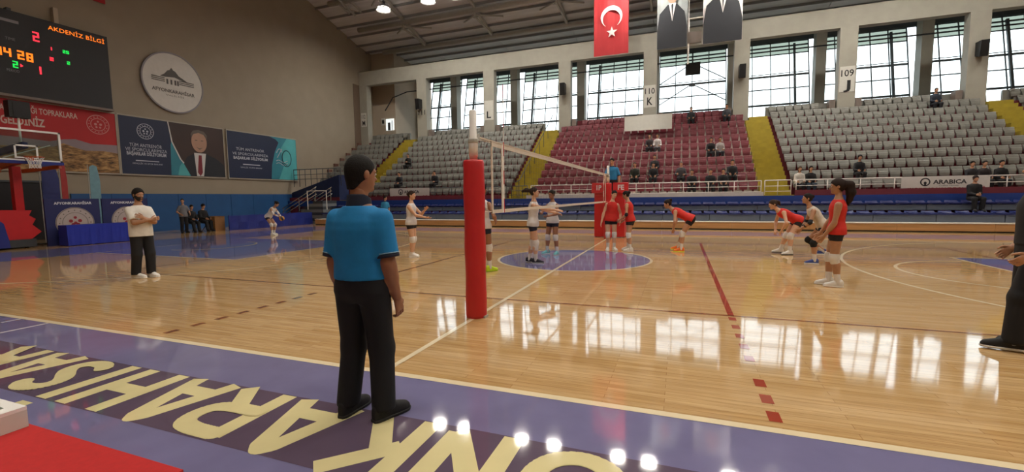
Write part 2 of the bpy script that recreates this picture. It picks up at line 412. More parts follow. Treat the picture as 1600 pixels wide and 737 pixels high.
for y in ysh[:-1]:
    MB().bar((XL, y, roof_z(y)-.1), (XR, y, roof_z(y)-.1), .07, .16).build('purlin', M_purlin, ceiling)
for y, dz in ((15.2, .55), (18.2, .42), (21.2, .4)):
    z = roof_z(y)-dz
    MB().tube([(-20.6, y, z), (XR, y, z)], .17, 12).build('roof_tube', M_steel_light, ceiling, smooth=True)
for x in XP:
    y0, y1 = 11.0, 21.2
    MB().bar((x, y0, roof_z(y0)-.35), (x, y1, roof_z(y1)-.35), .16, .22).build('rafter', M_steel_light, ceiling)
    for y in (15.2, 18.2):
        for s in (-1, 1):
            MB().bar((x, y, roof_z(y)-.75), (x+s*1.5, y+1.4, roof_z(y+1.4)-.12), .09).build('roof_brace', M_steel_light, ceiling)
        MB().bar((x, y, roof_z(y)-.85), (x, y+2.6, roof_z(y+2.6)-.3), .10).build('roof_brace', M_steel_light, ceiling)
        MB().bar((x, y, roof_z(y)-.95), (x, y, roof_z(y)-.1), .12).build('roof_hanger', M_steel_light, ceiling)
for k in range(3):      # lattice truss tubes near the left wall
    MB().tube([(-19.9+.5*k, 10, roof_z(10)-.5-.2*(k % 2)), (-19.9+.5*k, 16.4, roof_z(16.4)-.5-.2*(k % 2))], .08, 8).build('truss_chord', M_steel_light, ceiling, smooth=True)
for y in np.arange(10.5, 16, .9):
    MB().bar((-19.9, y, roof_z(y)-.5), (-18.9, y+.7, roof_z(y)-.7), .05).build('truss_web', M_steel_light, ceiling)
# lintel and pillars
li = MB().box(XL, XR, YP, YP+.5, 10.75, 11.85).build('trim_1', M_pillar); tag(li, kind='structure')
pl_labels = {-16.6: 'first from the left wall', -10.9: 'second from the left wall', -5.2: 'left of the red seats', .45: 'in the middle of the red seats', 5.75: 'at the right edge of the red seats', 11.1: 'above the right grey seats', 16.75: 'beside the far right yellow stairs'}
M_sign = mat('white_sign_plate', '#cfcfc8', 0.6, 0.03); M_ink = mat('black_ink', '#1d1d20', 0.7, 0)
SIGN = {-16.6: ('111', None), -10.9: (None, 'L'), .45: ('110', 'K'), 11.1: ('109', 'J')}
for x in XP:
    p = thing('pillar', (x, YP, 5.65), 'tall pale concrete pillar %s' % pl_labels[x], 'pillar', kind='structure')
    MB().box(x-.42, x+.42, YP-.02, YP+.55, 5.65, 10.75).build('shaft', M_pillar, p)
    if x in SIGN:
        n_, l_ = SIGN[x]; mb = MB()
        if x != -16.6: MB().box(x-.36, x+.36, YP-.035, YP-.02, 7.2, 8.6).build('sign_plate', M_sign, p)
        if n_: lettering(mb, n_, (x, YP-.04, 8.05 if x > -16 else 8.0), (1,0,0), (0,0,1), -.3, .3, 0, .38, .01)
        if l_: lettering(mb, l_, (x, YP-.04, 7.35), (1,0,0), (0,0,1), -.17, .17, 0, .5, .02)
        mb.build('sign_lettering', M_ink, p)
p = thing('pillar', (XL+.35, YP, 5.6), 'pale corner pillar with sign plate against the left wall', 'pillar', kind='structure')
MB().box(XL, XL+.75, YP-.02, YP+.55, 5.2, 10.75).build('shaft', M_pillar, p)
MB().box(XL+.13, XL+.63, YP-.05, YP-.02, 7.45, 8.55).build('sign_plate', M_sign, p)
mb = MB(); lettering(mb, '112', (XL+.2, YP-.056, 8.1), (1,0,0), (0,0,1), 0, .36, 0, .32, .01); lettering(mb, 'M', (XL+.2, YP-.056, 7.55), (1,0,0), (0,0,1), .04, .32, 0, .4, .02); mb.build('sign_lettering', M_ink, p)
MB().box(XL, XL+.03, 19.6, YP, 5.2, 10.8).build('trim_2', mat('brown_trim', '#6b5a4c', .7, .05))['kind'] = 'structure'
# stairwell block behind the left end
blk = MB(); blk.hexa([(XL, 22, 6.15), (-20.2, 22, 6.15), (-20.2, 28, 6.15), (XL, 28, 6.15), (XL, 22, roof_z(22)+.15), (-20.2, 22, roof_z(22)+.15), (-20.2, 28, roof_z(28)+.15), (XL, 28, roof_z(28)+.15)]); blk.build('wall_stairwell', M_wallup)['kind'] = 'structure'
d = thing('door_1', (-21.0, 21.97, 6.9), kind='structure')
M_doorglow = mat('glowing_door_glass', '#e9f0f0', .4, 0, emit='#eef6f6', estr=0.9)  # pane glows by itself, standing in for daylight behind the door
MB().box(-21.15, -20.35, 21.95, 21.99, 7.3, 8.25).build('door_pane', M_doorglow, d); MB().box(-20.95, -20.7, 21.93, 21.95, 7.3, 7.95).build('door_panel', M_steel_dark, d); MB().box(-20.55, -20.5, 21.93, 21.95, 7.3, 8.1).build('door_bar', M_steel_dark, d)
nb = thing('notice', (-21.0, 20.85, 7.6), 'small white notice on wall right of corner pillar', 'sign')
MB().box(-21.62, -21.25, 21.96, 21.99, 7.75, 8.35).build('notice_sheet', M_sign, nb); MB().box(-21.53, -21.34, 21.945, 21.96, 7.9, 8.2).build('notice_print', M_ink, nb)
nb.location = (-21.43, 21.98, 7.75)
for c in nb.children: c.location = Vector((-21.0, 20.85, 7.6)) - nb.location
# concourse behind the stand, window wall
MB().box(XL, XR, 21.1, 28.2, 5.85, 6.15).build('floor_concourse', mat('concourse_floor', '#8d8a84', .6, .06))['kind'] = 'structure'
def gy(z): return 26.55 + (z-6.15)*0.23       # glazing leans outwards
ZT = [6.2, 7.9, 9.06, 10.02, 11.62, 12.55]
wi = 0
bx = [-20.2] + XP + [XR-.3]
for x0, x1 in zip(bx[:-1], bx[1:]):
    wi += 1
    W = thing('window_%d' % wi, ((x0+x1)/2, 26.6, 6.15), kind='structure')
    x0 += .28; x1 -= .28
    nc = max(2, round((x1-x0)/1.12)); cw = (x1-x0)/nc
    for j in range(nc+1):
        x = x0+cw*j
        MB().bar((x, gy(6.15), 6.15), (x, gy(12.55), 12.55), .065 if 0 < j < nc else .1, .06, up=(1,0,0)).build('mullion', M_dkwindow, W)
    for k, z in enumerate(ZT):
        MB().bar((x0, gy(z), z), (x1, gy(z), z), .06, .14 if k in (1, 3, 5) else .075).build('transom', M_dkwindow, W)
    MB().bar((x0, gy(12.2), 12.2), (x1, gy(12.2), 12.2), .06, .10).build('transom', M_dkwindow, W)
    MB().bar((x0, gy(10.2), 10.2), (x1, gy(10.2), 10.2), .04, .05).build('transom', M_dkwindow, W)
    xb = x0 + .9 if wi < 5 else x1 - .9
    if wi not in (5,): MB().bar((xb, gy(6.15)-.12, 6.15), (xb, gy(12.3)-.12, 12.3), .14, .14, up=(1,0,0)).build('brace', M_dkwindow, W)
    if wi == 5:
        cx = (x0+x1)/2
        for zt in (11.5, 9.85):
            for s in (-1, 1): MB().bar((cx+s*.15, gy(zt)-.35, zt), (cx+s*2.35, gy(zt)-.35, zt-1.3), .06).build('cross_brace', M_dkwindow, W)
            MB().box(cx-.2, cx+.2, gy(zt)-.42, gy(zt)-.3, zt-.1, zt+.08).build('brace_plate', M_dkwindow, W)
    proto = {}
    for k in range(5):
        za, zb = ZT[k]+.03, ZT[k+1]-.03
        for j in range(nc):
            xa = x0+cw*j
            if k not in proto:
                o = MB().add([(xa+.025, gy(za), za), (xa+cw-.025, gy(za), za), (xa+cw-.025, gy(zb), zb), (xa+.025, gy(zb), zb)], [(0,1,2,3)]).build('pane', M_greenglass if k == 4 else M_glass, W)
                proto[k] = o
            else:
                o = proto[k].copy(); COL.objects.link(o); o.location = (cw*j, 0, 0)
                o.parent = W
    for xx in (x0-.28, ):
        if wi > 1:
            q = thing('back_pillar', (xx, 25.9, 6.15), 'grey pillar on window wall behind the pillar %s' % pl_labels[XP[wi-2]], 'pillar', kind='structure')
            MB().box(xx-.3, xx+.3, 25.7, 26.5, 6.15, 13.1).build('shaft', M_pillar, q)
pq = thing('back_pillar', (-20.0, 25.9, 6.15), 'grey pillar on window wall at left end', 'pillar', kind='structure'); MB().box(-20.2, -19.7, 25.4, 26.4, 6.15, 13.0).build('shaft', M_pillar, pq)
MB().box(XL, XR, 27.75, 27.95, 12.5, 13.05).build('trim_3', mat('soffit_shade', '#4c555a', .6, .05))['kind'] = 'structure'  # dark colour stands in for the shadowed soffit above the glazing
pp = MB().tube([(-21.0, 21.7, 8.9), (-20.2, 21.7, 9.9), (-18.8, 21.7, 10.25), (XR-.3, 21.7, 10.25)], .045, 6).build('cable_pipe', M_steel_dark, smooth=True)
tag(pp, 'thin dark pipe running along behind the pillar row', 'pipe')
# ================================================================= GRANDSTAND
RISE, TREAD, Y0, ZB = 0.466, 0.70, 13.40, 1.45
def row_y(k): return Y0 + TREAD*k
def row_z(k): return ZB + RISE*k
NROW = 11
BLOCKS = {'far left': (-22.35, -18.15, 'g'), 'left': (-17.1, -6.78, 'g'), 'middle': (-5.45, 5.95, 'r'), 'right': (7.18, 17.02, 'g'), 'far right': (18.15, 21.6, 'g')}
STAIRS = {'far left': (-18.15, -17.1), 'left centre': (-6.78, -5.45), 'right centre': (5.95, 7.18), 'far right': (17.02, 18.15)}
gs = thing('grandstand', (0, 12.6, 0), kind='structure')
for nm, (x0, x1, c) in BLOCKS.items():
    for k in range(NROW):
        MB().box(x0, x1, row_y(k), row_y(k)+TREAD, (row_z(k)-RISE-.05 if k else 0.0), row_z(k)).build('tier', M_whitecon if c == 'r' else M_maroon, gs)
    MB().box(x0, x1, 12.62, Y0, 0, ZB).build('front_ledge', M_whitecon if c == 'r' else M_maroon, gs)
    if c == 'g': MB().box(x0, x1, 12.60, 12.62, 1.38, 1.66).build('front_band', M_maroon, gs)
    else: MB().box(x0, x1, 12.60, 12.62, 1.38, 1.60).build('front_band', M_whitecon, gs)
MB().box(XL, XR, 20.95, 21.1, 0, 6.15).build('back_wall', M_whitecon, gs)
MB().box(XL, XR, 12.50, 12.58, 1.08, 1.42).build('blue_fascia', M_bluefascia, gs)
for nm, (x0, x1) in STAIRS.items():
    st = thing('yellow_stairs', ((x0+x1)/2, 12.65, 0), '%s yellow painted stairs climbing between seat blocks' % nm, 'stairs')
    n = NROW*2
    for i in range(n+1):
        y = 12.62 if i == 0 else Y0+.35*(i-1); z = ZB + RISE/2*i if i else ZB
        xa_, xb_ = x0+.01, x1-.01
        if y > 19.9:
            for p_ in XP:
                if p_+.43 > xa_ and p_ < xa_: xa_ = p_+.44
                if p_-.43 < xb_ and p_ > xb_: xb_ = p_-.44
        MB().box(xa_, xb_, y, (Y0 if i == 0 else y+.35), max(0, z-.5), min(z, 6.15)).build('step', M_yellow, st)
    if nm == 'left centre':
        h = thing('handrail', ((x0+x1)/2, 13.3, 1.5), 'dark handrail up the middle of the left centre yellow stairs', 'handrail')
        xc = (x0+x1)/2
        MB().tube([(xc, 12.8, 2.35), (xc, 13.4, 2.45), (xc, 20.6, 2.45+7.2*.6657)], .025, 6).build('rail', M_steel_dark, h, smooth=True)
        for i in range(8): MB().tube([(xc, 13.3+i, 1.45+.6657*i), (xc, 13.3+i, 2.40+.6657*i)], .02, 6).build('post', M_steel_dark, h)
# seats ----------------------------------------------------------
def seat_mesh(name, m, folded=True):
    mb = MB()
    # backrest shell: wide at the top, narrower at the bottom, slightly reclined and dished
    def ring(y, z, hw, t, dish): return [(-hw, y-dish, z), (0, y, z), (hw, y-dish, z), (hw, y+t-dish, z), (0, y+t, z), (-hw, y+t-dish, z)]
    def loft(st):
        v = [q for s_ in st for q in ring(*s_)]; f = []
        for i in range(len(st)-1):
            for q in range(6): f.append((i*6+q, i*6+(q+1) % 6, (i+1)*6+(q+1) % 6, (i+1)*6+q))
        mb.add(v, f + [(0,1,2,3,4,5)[::-1], tuple(range((len(st)-1)*6, len(st)*6))])
    loft([(0.45, .34, .155, .03, .012), (0.48, .46, .178, .035, .016), (0.51, .59, .203, .035, .02), (0.535, .668, .205, .03, .016), (0.55, .69, .192, .02, .01)])
    if folded: loft([(0.405, .27, .150, .03, .006), (0.39, .30, .165, .045, .008), (0.40, .42, .178, .045, .01), (0.43, .535, .186, .035, .01), (0.455, .555, .176, .02, .006)])
    else:
        pr = [(0.10, .34, .165), (0.085, .385, .18), (0.12, .415, .188), (0.30, .395, .19), (0.46, .385, .165)]
        v = []; f = []
        for y, z, hw in pr: v += [(-hw, y, z), (0, y, z-.012), (hw, y, z), (hw, y+.02, z-.05), (-hw, y+.02, z-.05)]
        for i in range(len(pr)-1):
            for q in range(5): f.append((i*5+q, i*5+(q+1) % 5, (i+1)*5+(q+1) % 5, (i+1)*5+q))
        mb.add(v, f + [(0,1,2,3,4)[::-1], tuple(range(20, 25))])
    mb.box(-.04, .04, .44, .52, 0.0, .36)
    o = mb.build(name, m); return o
# seats that are let down because someone sits on them (x, row)
TAKEN = [(-15.44,4),(-14.77,1),(-12.14,1),(.66,5),(1.10,5),(.10,1),(1.07,2),(1.05,1),(2.42,1),(2.93,0),(3.78,0),(4.35,0),(4.80,1),(3.92,4),(4.38,4),(2.95,9),(4.95,9),(10.05,1),(7.56,0),(8.0,0),(13.71,0),(14.10,0),(14.63,0),(14.96,9)]
ORD = ['lowest', 'second', 'third', 'fourth', 'fifth', 'sixth', 'seventh', 'eighth', 'ninth', 'tenth', 'topmost']
NUM = ['first', 'second', 'third', 'fourth', 'fifth', 'sixth', 'seventh', 'eighth', 'ninth', 'tenth', 'eleventh', 'twelfth', 'thirteenth', 'fourteenth', 'fifteenth', 'sixteenth', 'seventeenth', 'eighteenth', 'nineteenth', 'twentieth', 'twenty-first', 'twenty-second', 'twenty-third', 'twenty-fourth', 'twenty-fifth', 'twenty-sixth']
PITCH = 0.435
grey_proto = seat_mesh('grey_stadium_chair', M_greyseat); red_proto = seat_mesh('red_stadium_chair', M_redseat)
gm, rm = grey_proto.data, red_proto.data
_t = [seat_mesh('grey_stadium_chair', M_greyseat, False), seat_mesh('red_stadium_chair', M_redseat, False)]
open_mesh = {'g': _t[0].data, 'r': _t[1].data}
for q in _t: bpy.data.objects.remove(q)
ngrey = 0; rest = []
SEATS = []
for nm, (x0, x1, c) in BLOCKS.items():
    n = int((x1-x0)/PITCH)
    for k in range(NROW):
        for j in range(n):
            x = x0 + (x1-x0-n*PITCH)/2 + PITCH*(j+.5)
            if nm == 'far left' and k < 2 and x < -18.3: continue
            if k >= NROW-1 and any(abs(x-p) < 1.0 for p in XP): continue
            if k >= NROW-2 and x < -21.5: continue
            SEATS.append((k, nm, j, x, c))
SEATS.sort(key=lambda s: (s[0], s[3]))
used = {'g': False, 'r': False}
STAIRSIDE = {'far left': 'left wall', 'left': 'far left yellow stairs', 'middle': 'left centre yellow stairs', 'right': 'right centre yellow stairs', 'far right': 'far right yellow stairs'}
for k, nm, j, x, c in SEATS:
    if c == 'g' and ngrey >= 298: rest.append((x, row_y(k), row_z(k))); continue
    if c == 'g': ngrey += 1
    p = grey_proto if c == 'g' else red_proto
    if not used[c]: o = p; used[c] = True
    else: o = p.copy(); COL.objects.link(o)
    o.location = (x, row_y(k), row_z(k))
    if any(kk == k and abs(xx-x) < .22 for xx, kk in TAKEN):
        o = o.copy() if o is p else o; 
        if o.name not in COL.objects: COL.objects.link(o)
        o.data = open_mesh[c]; o.location = (x, row_y(k), row_z(k))
    tag(o, '%s seat, %s row, %s one right of the %s' % ('grey' if c == 'g' else 'red', ORD[k], NUM[j], STAIRSIDE[nm]), 'seat', 'light grey stadium seats' if c == 'g' else 'dark red stadium seats')
gv = np.array([v.co[:] for v in gm.vertices]); gf = [tuple(p.vertices) for p in gm.polygons]
allv = []; allf = []
for i, q in enumerate(rest):
    allv += (gv + np.array(q)).tolist(); allf += [tuple(a_+i*len(gv) for a_ in f) for f in gf]
me = bpy.data.meshes.new('upper_grey_seats'); me.from_pydata(allv, [], allf); me.materials.append(M_greyseat)
o = bpy.data.objects.new('upper_grey_seats', me); COL.objects.link(o)
tag(o, 'light grey stadium seats of the upper rows, below the windows', 'seats', kind='stuff')
for nm, (x0, x1, c) in BLOCKS.items():
    MB().box(x0, x1, 20.98, 21.12, 6.0, row_z(10)+.66).build('parapet', M_greyseat if c == 'g' else M_redseat, gs)
# ledge boxes by the pillars, row-end cabinets along the wall
M_box = mat('brown_grey_box', '#7c716a', .6, .06)
for x in XP:
    for s in ((-1, 1) if x not in (5.75,) else (-1,)):
        if x == -5.2 and s < 0 or x == 16.75 and s > 0 or x == -16.6 and s < 0: continue
        o = MB().box(x+s*.62-.15, x+s*.62+.15, 20.45, 20.9, row_z(10)+.001, row_z(10)+.72).build('cable_box', M_box)
        tag(o, 'brown cable box %s of pillar %s' % ('left' if s < 0 else 'right', pl_labels[x]), 'box')
for k in range(4, 10):
    o = MB().box(-22.48, -22.36, row_y(k)+.1, row_y(k)+.5, row_z(k)+.001, row_z(k)+.45).build('end_panel', mat('brown_panel', '#6b4a40', .6, .08), gs)
# ================================================================= RETRACTABLE BENCH
rb = thing('retractable_bench', (0, 10.5, 0), 'low blue and grey retractable bench stand along the far side', 'bench stand')
xa, xb = -18.2, 21.5
n = 14; wdt = (xb-xa)/n
for i in range(n):
    MB().box(xa+wdt*i+.006, xa+wdt*(i+1)-.006, 10.5, 10.56, .05, .315).build('wood_panel', M_stagewood, rb)
MB().box(xa, xb, 10.53, 10.60, 0.0, .05).build('plinth', M_black, rb)
MB().box(xa, xb, 10.48, 11.1, .315, .345).build('white_edge', M_whitecon, rb)
for r_, (y, z0, z1) in enumerate(((11.12, .345, .64), (11.92, .79, 1.05))):
    nn = 20; ww = (xb-xa)/nn
    for i in range(nn):
        MB().box(xa+ww*i+.012, xa+ww*(i+1)-.012, y, y+.05, z0, z1).build('riser_panel', M_greyriser, rb)
    MB().box(xa, xb, y+.05, y+.85, z1-.06, z1-.01).build('deck', M_navy, rb)
    MB().box(xa, xb, y-.07, y+.02, z1-.01, z1+.04).build('seat_rail', M_blueseat, rb)
bp = MB()
pr = [(-.10, .01, .19), (-.12, .05, .21), (-.06, .07, .22), (.12, .055, .22), (.22, .07, .21), (.27, .13, .20), (.28, .135, .18)]
v = []; f = []
for y, z, hw in pr: v += [(-hw, y, z), (0, y, z-.015), (hw, y, z), (hw, y+.01, z-.03), (-hw, y+.01, z-.03)]
for i in range(len(pr)-1):
    for q in range(5): f.append((i*5+q, i*5+(q+1) % 5, (i+1)*5+(q+1) % 5, (i+1)*5+q))
f += [(4,3,2,1,0), tuple(range(30, 35))]; bp.add(v, f); bp.box(-.03, .03, -.02, .10, -.05, .05)
bs_o = bp.build('bench_seat', M_blueseat, rb, world=False); first = True
for r_, (y, z) in enumerate(((11.18, .645), (11.98, 1.03))):
    x = xa + .5
    while x < xb-.3:
        o = bs_o if first else bs_o.copy()
        if not first: COL.objects.link(o); o.parent = rb
        first = False
        o.location = Vector((x, y, z)) - rb.location
        x += .52
# ================================================================= GUARD RAILS
def guard(name, x0, x1, m, label, step=1.15, y=13.0, low=1.45, bars=(2.12, 1.86, 1.62)):
    g = thing(name, ((x0+x1)/2, y, low), label, 'railing')
    for z in bars: MB().tube([(x0, y, z), (x1, y, z)], .028 if z == bars[0] else .018, 6).build('rail', m, g, smooth=True)
    nn = max(1, round((x1-x0)/step))
    for i in range(nn+1):
        x = x0+(x1-x0)*i/nn; MB().tube([(x, y, low), (x, y, bars[0])], .02, 6).build('post', m, g, smooth=True)
    return g
M_railw = mat('white_rail_paint', '#d8d3cf', .35, .03)
guard('guard_rail', -16.9, -6.9, M_steel_dark, 'dark steel guard rail in front of the left grey seats')
guard('guard_rail', -6.75, -5.5, M_steel_dark, 'dark railing closing the foot of the left centre yellow stairs', .3)
guard('guard_rail', -5.3, 5.9, M_railw, 'white guard rail in front of the dark red seats')
guard('guard_rail', 6.05, 7.1, M_railw, 'white railing closing the foot of the right centre yellow stairs', .55)
guard('guard_rail', 7.3, 16.9, M_railw, 'white guard rail in front of the right grey seats', 1.25)
guard('guard_rail', 17.1, 21.5, M_railw, 'white guard rail at the far right end')
# banners hung on the rail
M_banner = mat('white_banner_cloth', '#cfcdca', .7, .03); M_inkred = mat('red_ink', '#a3343c', .7, 0); M_inkblk = mat('dark_ink', '#2a2a33', .7, 0)
for x0, x1, lab in ((11.1, 13.95, 'white sponsor banner on rail in front of right grey seats'), (-14.5, -11.7, 'white sponsor banner on rail in front of left grey seats')):
    b = thing('rail_banner', ((x0+x1)/2, 12.95, 1.5), lab, 'banner')
    MB().box(x0, x1, 12.93, 12.95, 1.5, 2.14).build('cloth', M_banner, b)
    mb = MB(); o_ = (x0, 12.925, 1.5); W_ = x1-x0
    lettering(mb, 'ARABICA', o_, (1,0,0), (0,0,1), W_*.37, W_*.75, .33, .50, .03)
    lettering(mb, 'Coffee House', o_, (1,0,0), (0,0,1), W_*.44, W_*.66, .235, .285, 0)
    cx = x0+W_*.28
    mb.ring((cx, 12.925, 1.5+.41), (1,0,0), (0,0,1), .125, .17, 32, .003)
    mb.disc((cx, 12.925, 1.5+.37), (1,0,0), (0,0,1), .05, 16, .003, rad2=.06); mb.prism([(-.035,.0), (.035, 0), (.02,-.1), (-.02,-.1)], (cx, 12.925, 1.5+.34), (1,0,0), (0,0,1), .003)
    mb.build('logo_print', M_inkblk, b)
    mb = MB(); lettering(mb, 'KADINLAR VOLEYBOL 1. LİGİ', o_, (1,0,0), (0,0,1), W_*.08, W_*.95, .05, .18, .03); mb.build('red_print', M_inkred, b)
o = MB().add([(-.93, 18.55, 6.42), (1.86, 18.55, 6.42), (1.86, 18.42, 5.5), (-.93, 18.42, 5.5), (-.93, 18.57, 6.42), (1.86, 18.57, 6.42), (1.86, 18.44, 5.5), (-.93, 18.44, 5.5)], [(0,1,2,3), (7,6,5,4), (0,4,5,1), (2,6,7,3), (1,5,6,2), (0,3,7,4)]).build('blank_sheet', M_sign); tag(o, 'blank white sheet spread over the upper red seats', 'banner')
# ================================================================= CORNER STAIRS BY THE LEFT WALL
cs = thing('access_stairs', (-20.5, 11.5, 0), 'grey access stairs with steel railings in left corner', 'stairs')
for i in range(8): MB().box(-21.4+.33*i, -18.3, 11.3, 12.5, .18*i, .18*(i+1)).build('step', M_steel_dark if i % 2 else mat('grey_step', '#777a7d', .6, .06), cs)
for y in (11.25, 12.55):
    for dz in (0, -.22, -.44): MB().tube([(-21.6, y, .95+dz), (-18.7, y, 2.3+dz)], .028, 6).build('rail', M_chrome, cs, smooth=True)
    for i in range(3): MB().tube([(-21.5+1.35*i, y, .2+.6*i), (-21.5+1.35*i, y, 1.0+.62*i)], .025, 6).build('post', M_chrome, cs)
MB().tube([(-19.4, 11.2, .9), (-19.4, 11.2, 2.05), (-17.9, 11.2, 2.05), (-17.9, 11.2, .9)], .03, 6).build('gate_frame', M_railw, cs)
o = MB().add([(-22.45, 12.9, 0), (-22.45, 13.8, 0), (-18.4, 13.8, 0), (-18.4, 12.9, 0), (-22.45, 12.9, 2.0), (-22.45, 13.8, 2.0), (-18.4, 13.8, 3.1), (-18.4, 12.9, 3.1)], [(0,1,2,3), (7,6,5,4), (0,4,5,1), (1,5,6,2), (2,6,7,3), (3,7,4,0)]).build('stair_side_wall', M_navy); tag(o, 'dark blue sloping side wall behind the corner access stairs', 'wall panel', kind='structure')
for y in (12.95,):
    g = guard('guard_rail', -22.3, -18.3, M_steel_dark, 'dark railing above the corner access stairs', .5, 13.0, 2.4, (3.55, 3.2, 2.9))
# ================================================================= HALL LAMPS
M_lamp = mat('lamp_lens', '#ffffff', .4, 0, emit=(1.0, .93, .82, 1), estr=LAMP_STRENGTH)
M_bell = mat('lamp_bell', '#9a9a9a', .4, 0.04)
def lamp_meshes():
    b = MB().lathe([(.06, .46), (.12, .40), (.30, .30), (.50, .0), (.485, .0), (.29, .28), (.0, .37)], n=20)
    l = MB().lathe([(.0, .14), (.40, .14), (.415, .13), (.0, .125)], n=20)
    h = MB().tube([(0, 0, .40), (0, 0, 1.0)], .025, 6); h.box(-.08, .08, -.08, .08, .42, .62)
    return b, l, h
_lm = None
def lamp(x, y, z, label, group):
    global _lm
    t = thing('ceiling_lamp', (x, y, z), label, 'lamp', group)
    if _lm is None:
        b, l, h = lamp_meshes()
        _lm = [b.build('lamp_bell', M_bell, t, True, False), l.build('lamp_lens', M_lamp, t, False, False), h.build('hanger', M_steel_dark, t, False, False)]
    else:
        for q in _lm:
            c = q.copy(); COL.objects.link(c); c.parent = t
for i, x in enumerate((-16.55, -13.1, -11.2, -7.0, -4.85, -.85, .95, 5.3, 7.4, 11.5, 13.6, 18.0)):
    lamp(x, 15.8, 14.15, 'bright bell shaped hall lamp under the roof, %s from the left wall' % NUM[i], 'hall lamps in the far row')
for r_, (y, z) in enumerate(((5.5, 16.4), (-2.5, 15.6), (-10, 14.0))):  # unseen lamp rows, added to brighten the court and the near floor
    for i, x in enumerate((-6, 0, 6, 12, 18)):
        lamp(x, y, z, 'added unseen hall lamp over the court, %s of the %s row' % (NUM[i], ('far court', 'near court', 'near side')[r_]), 'added unseen hall lamps over the court')
# ================================================================= HANGING FLAGS
M_flagred = mat('flag_red', '#b3242c', .7, .05, 2); M_flagwhite = mat('flag_white', '#e2dede', .7, 0)
M_suit = mat('dark_suit_print', '#23262e', .7, .05); M_skinprint = mat('skin_print', '#b08a76', .7, .03); M_greyprint = mat('grey_backdrop_print', '#9aa0a2', .7, .05)
def hang(x0, x1, z0, z1, m, label, cat='flag', y=17.0):
    f = thing('hanging_flag' if cat == 'flag' else 'hanging_banner', ((x0+x1)/2, y, z0), label, cat)
    mb = MB(); n = 10
    top = []; 
    for i in range(n+1):
        x = x0+(x1-x0)*i/n; dy = .03*math.sin(i*1.3)
        top.append((x, y+dy))
    v = []; fc = []
    for (x, yy) in top: v += [(x, yy, z0), (x, yy, z1), (x, yy+.012, z1), (x, yy+.012, z0)]
    for i in range(n):
        for q in range(4): fc.append((i*4+q, i*4+(q+1) % 4, i*4+4+(q+1) % 4, i*4+4+q))
    fc += [(0,1,2,3), tuple(range(n*4, n*4+4))[::-1]]
    mb.add(v, fc).build('cloth', m, f); MB().tube([(x0-.05, y, z1), (x1+.05, y, z1)], .025, 6).build('top_rod', M_steel_light, f)
    for x in (x0+.2, x1-.2): MB().tube([(x, y, z1), (x, y, roof_z(y)-.1)], .006, 4).build('cord', M_steel_dark, f)
    return f
f = hang(-2.58, -.58, 9.8, 14.3, M_flagred, 'red flag with white crescent and star hanging from roof')
cx, cz = -1.55, 11.95; R1, R2, off = .62, .50, .13
# crescent opening downwards, star below it
po = [(cx+R1*math.cos(a_), cz+R1*math.sin(a_)) for a_ in np.linspace(-.95, PI+.95, 40)]
a2 = math.asin(max(-1, min(1, (R1*math.sin(-.95)+off)/R2)))
pi_ = [(cx+R2*math.cos(a_), cz-off+R2*math.sin(a_)) for a_ in np.linspace(PI-a2, a2, 40)]
mb = MB(); v = [(x, 16.955, z) for x, z in po] + [(x, 16.955, z) for x, z in pi_[::-1]]
mb.add(v, [(i, i+1, 40+i+1, 40+i) for i in range(39)]).build('crescent', M_flagwhite, f)
st = [((.33 if i % 2 == 0 else .13)*math.cos(PI/2+i*PI/5), (.33 if i % 2 == 0 else .13)*math.sin(PI/2+i*PI/5)) for i in range(10)]
MB().add([(cx+.02, 16.955, 11.07)]+[(cx+.02+a_, 16.955, 11.07+b_) for a_, b_ in st], [(0, 1+i, 1+(i+1) % 10) for i in range(10)]).build('star', M_flagwhite, f)
for (x0, x1, bgm, lab, tone) in ((1.0, 2.6, M_greyprint, 'grey banner with a man in dark suit, left of two', .0), (3.4, 5.35, M_flagwhite, 'white banner with a man in dark suit, right of two', .1)):
    f = hang(x0, x1, 9.75, 14.2, bgm, lab, 'banner'); c = (x0+x1)/2; w_ = (x1-x0)
    o_ = (c, 16.94, 9.75)
    k = 1.0 if tone == 0 else 1.05
    MB().prism([(-w_*.49, .0), (w_*.49, 0), (w_*.49, 1.1*k), (w_*.40, 1.9*k), (w_*.16, 2.35*k), (0, 2.4*k), (-w_*.16, 2.35*k), (-w_*.42, 1.9*k), (-w_*.49, 1.0*k)], o_, (1,0,0), (0,0,1), .004).build('suit_print', M_suit, f)
    MB().prism([(-w_*.12, 2.42*k), (w_*.0, 1.45*k), (w_*.12, 2.42*k)], (c, 16.935, 9.75), (1,0,0), (0,0,1), .004).build('shirt_print', M_flagwhite, f)
    MB().prism([(-.05, 2.30*k), (0, 1.5*k), (.05, 2.30*k), (.03, 2.38*k), (-.03, 2.38*k)], (c, 16.93, 9.75), (1,0,0), (0,0,1), .004).build('tie_print', M_suit, f)
    MB().disc((c, 16.935, 9.75+2.95*k), (1,0,0), (0,0,1), w_*.19, 24, .004, rad2=.55).build('face_print', M_skinprint, f)
pt = thing('roof_pole', (2.7, 17.2, 9.0), 'white T shaped pole with grey box hanging between two banners', 'pole')
MB().tube([(2.67, 17.2, 8.85), (2.67, 17.2, 11.3)], .05, 8).build('pole', M_white, pt); MB().tube([(2.0, 17.2, 11.28), (3.42, 17.2, 11.28)], .04, 8).build('crossbar', M_white, pt)
MB().box(2.36, 3.34, 17.14, 17.3, 9.95, 10.55).build('box', M_box, pt); MB().tube([(2.67, 17.2, 11.3), (2.67, 17.2, roof_z(17.2))], .03, 6).build('hanger', M_white, pt)
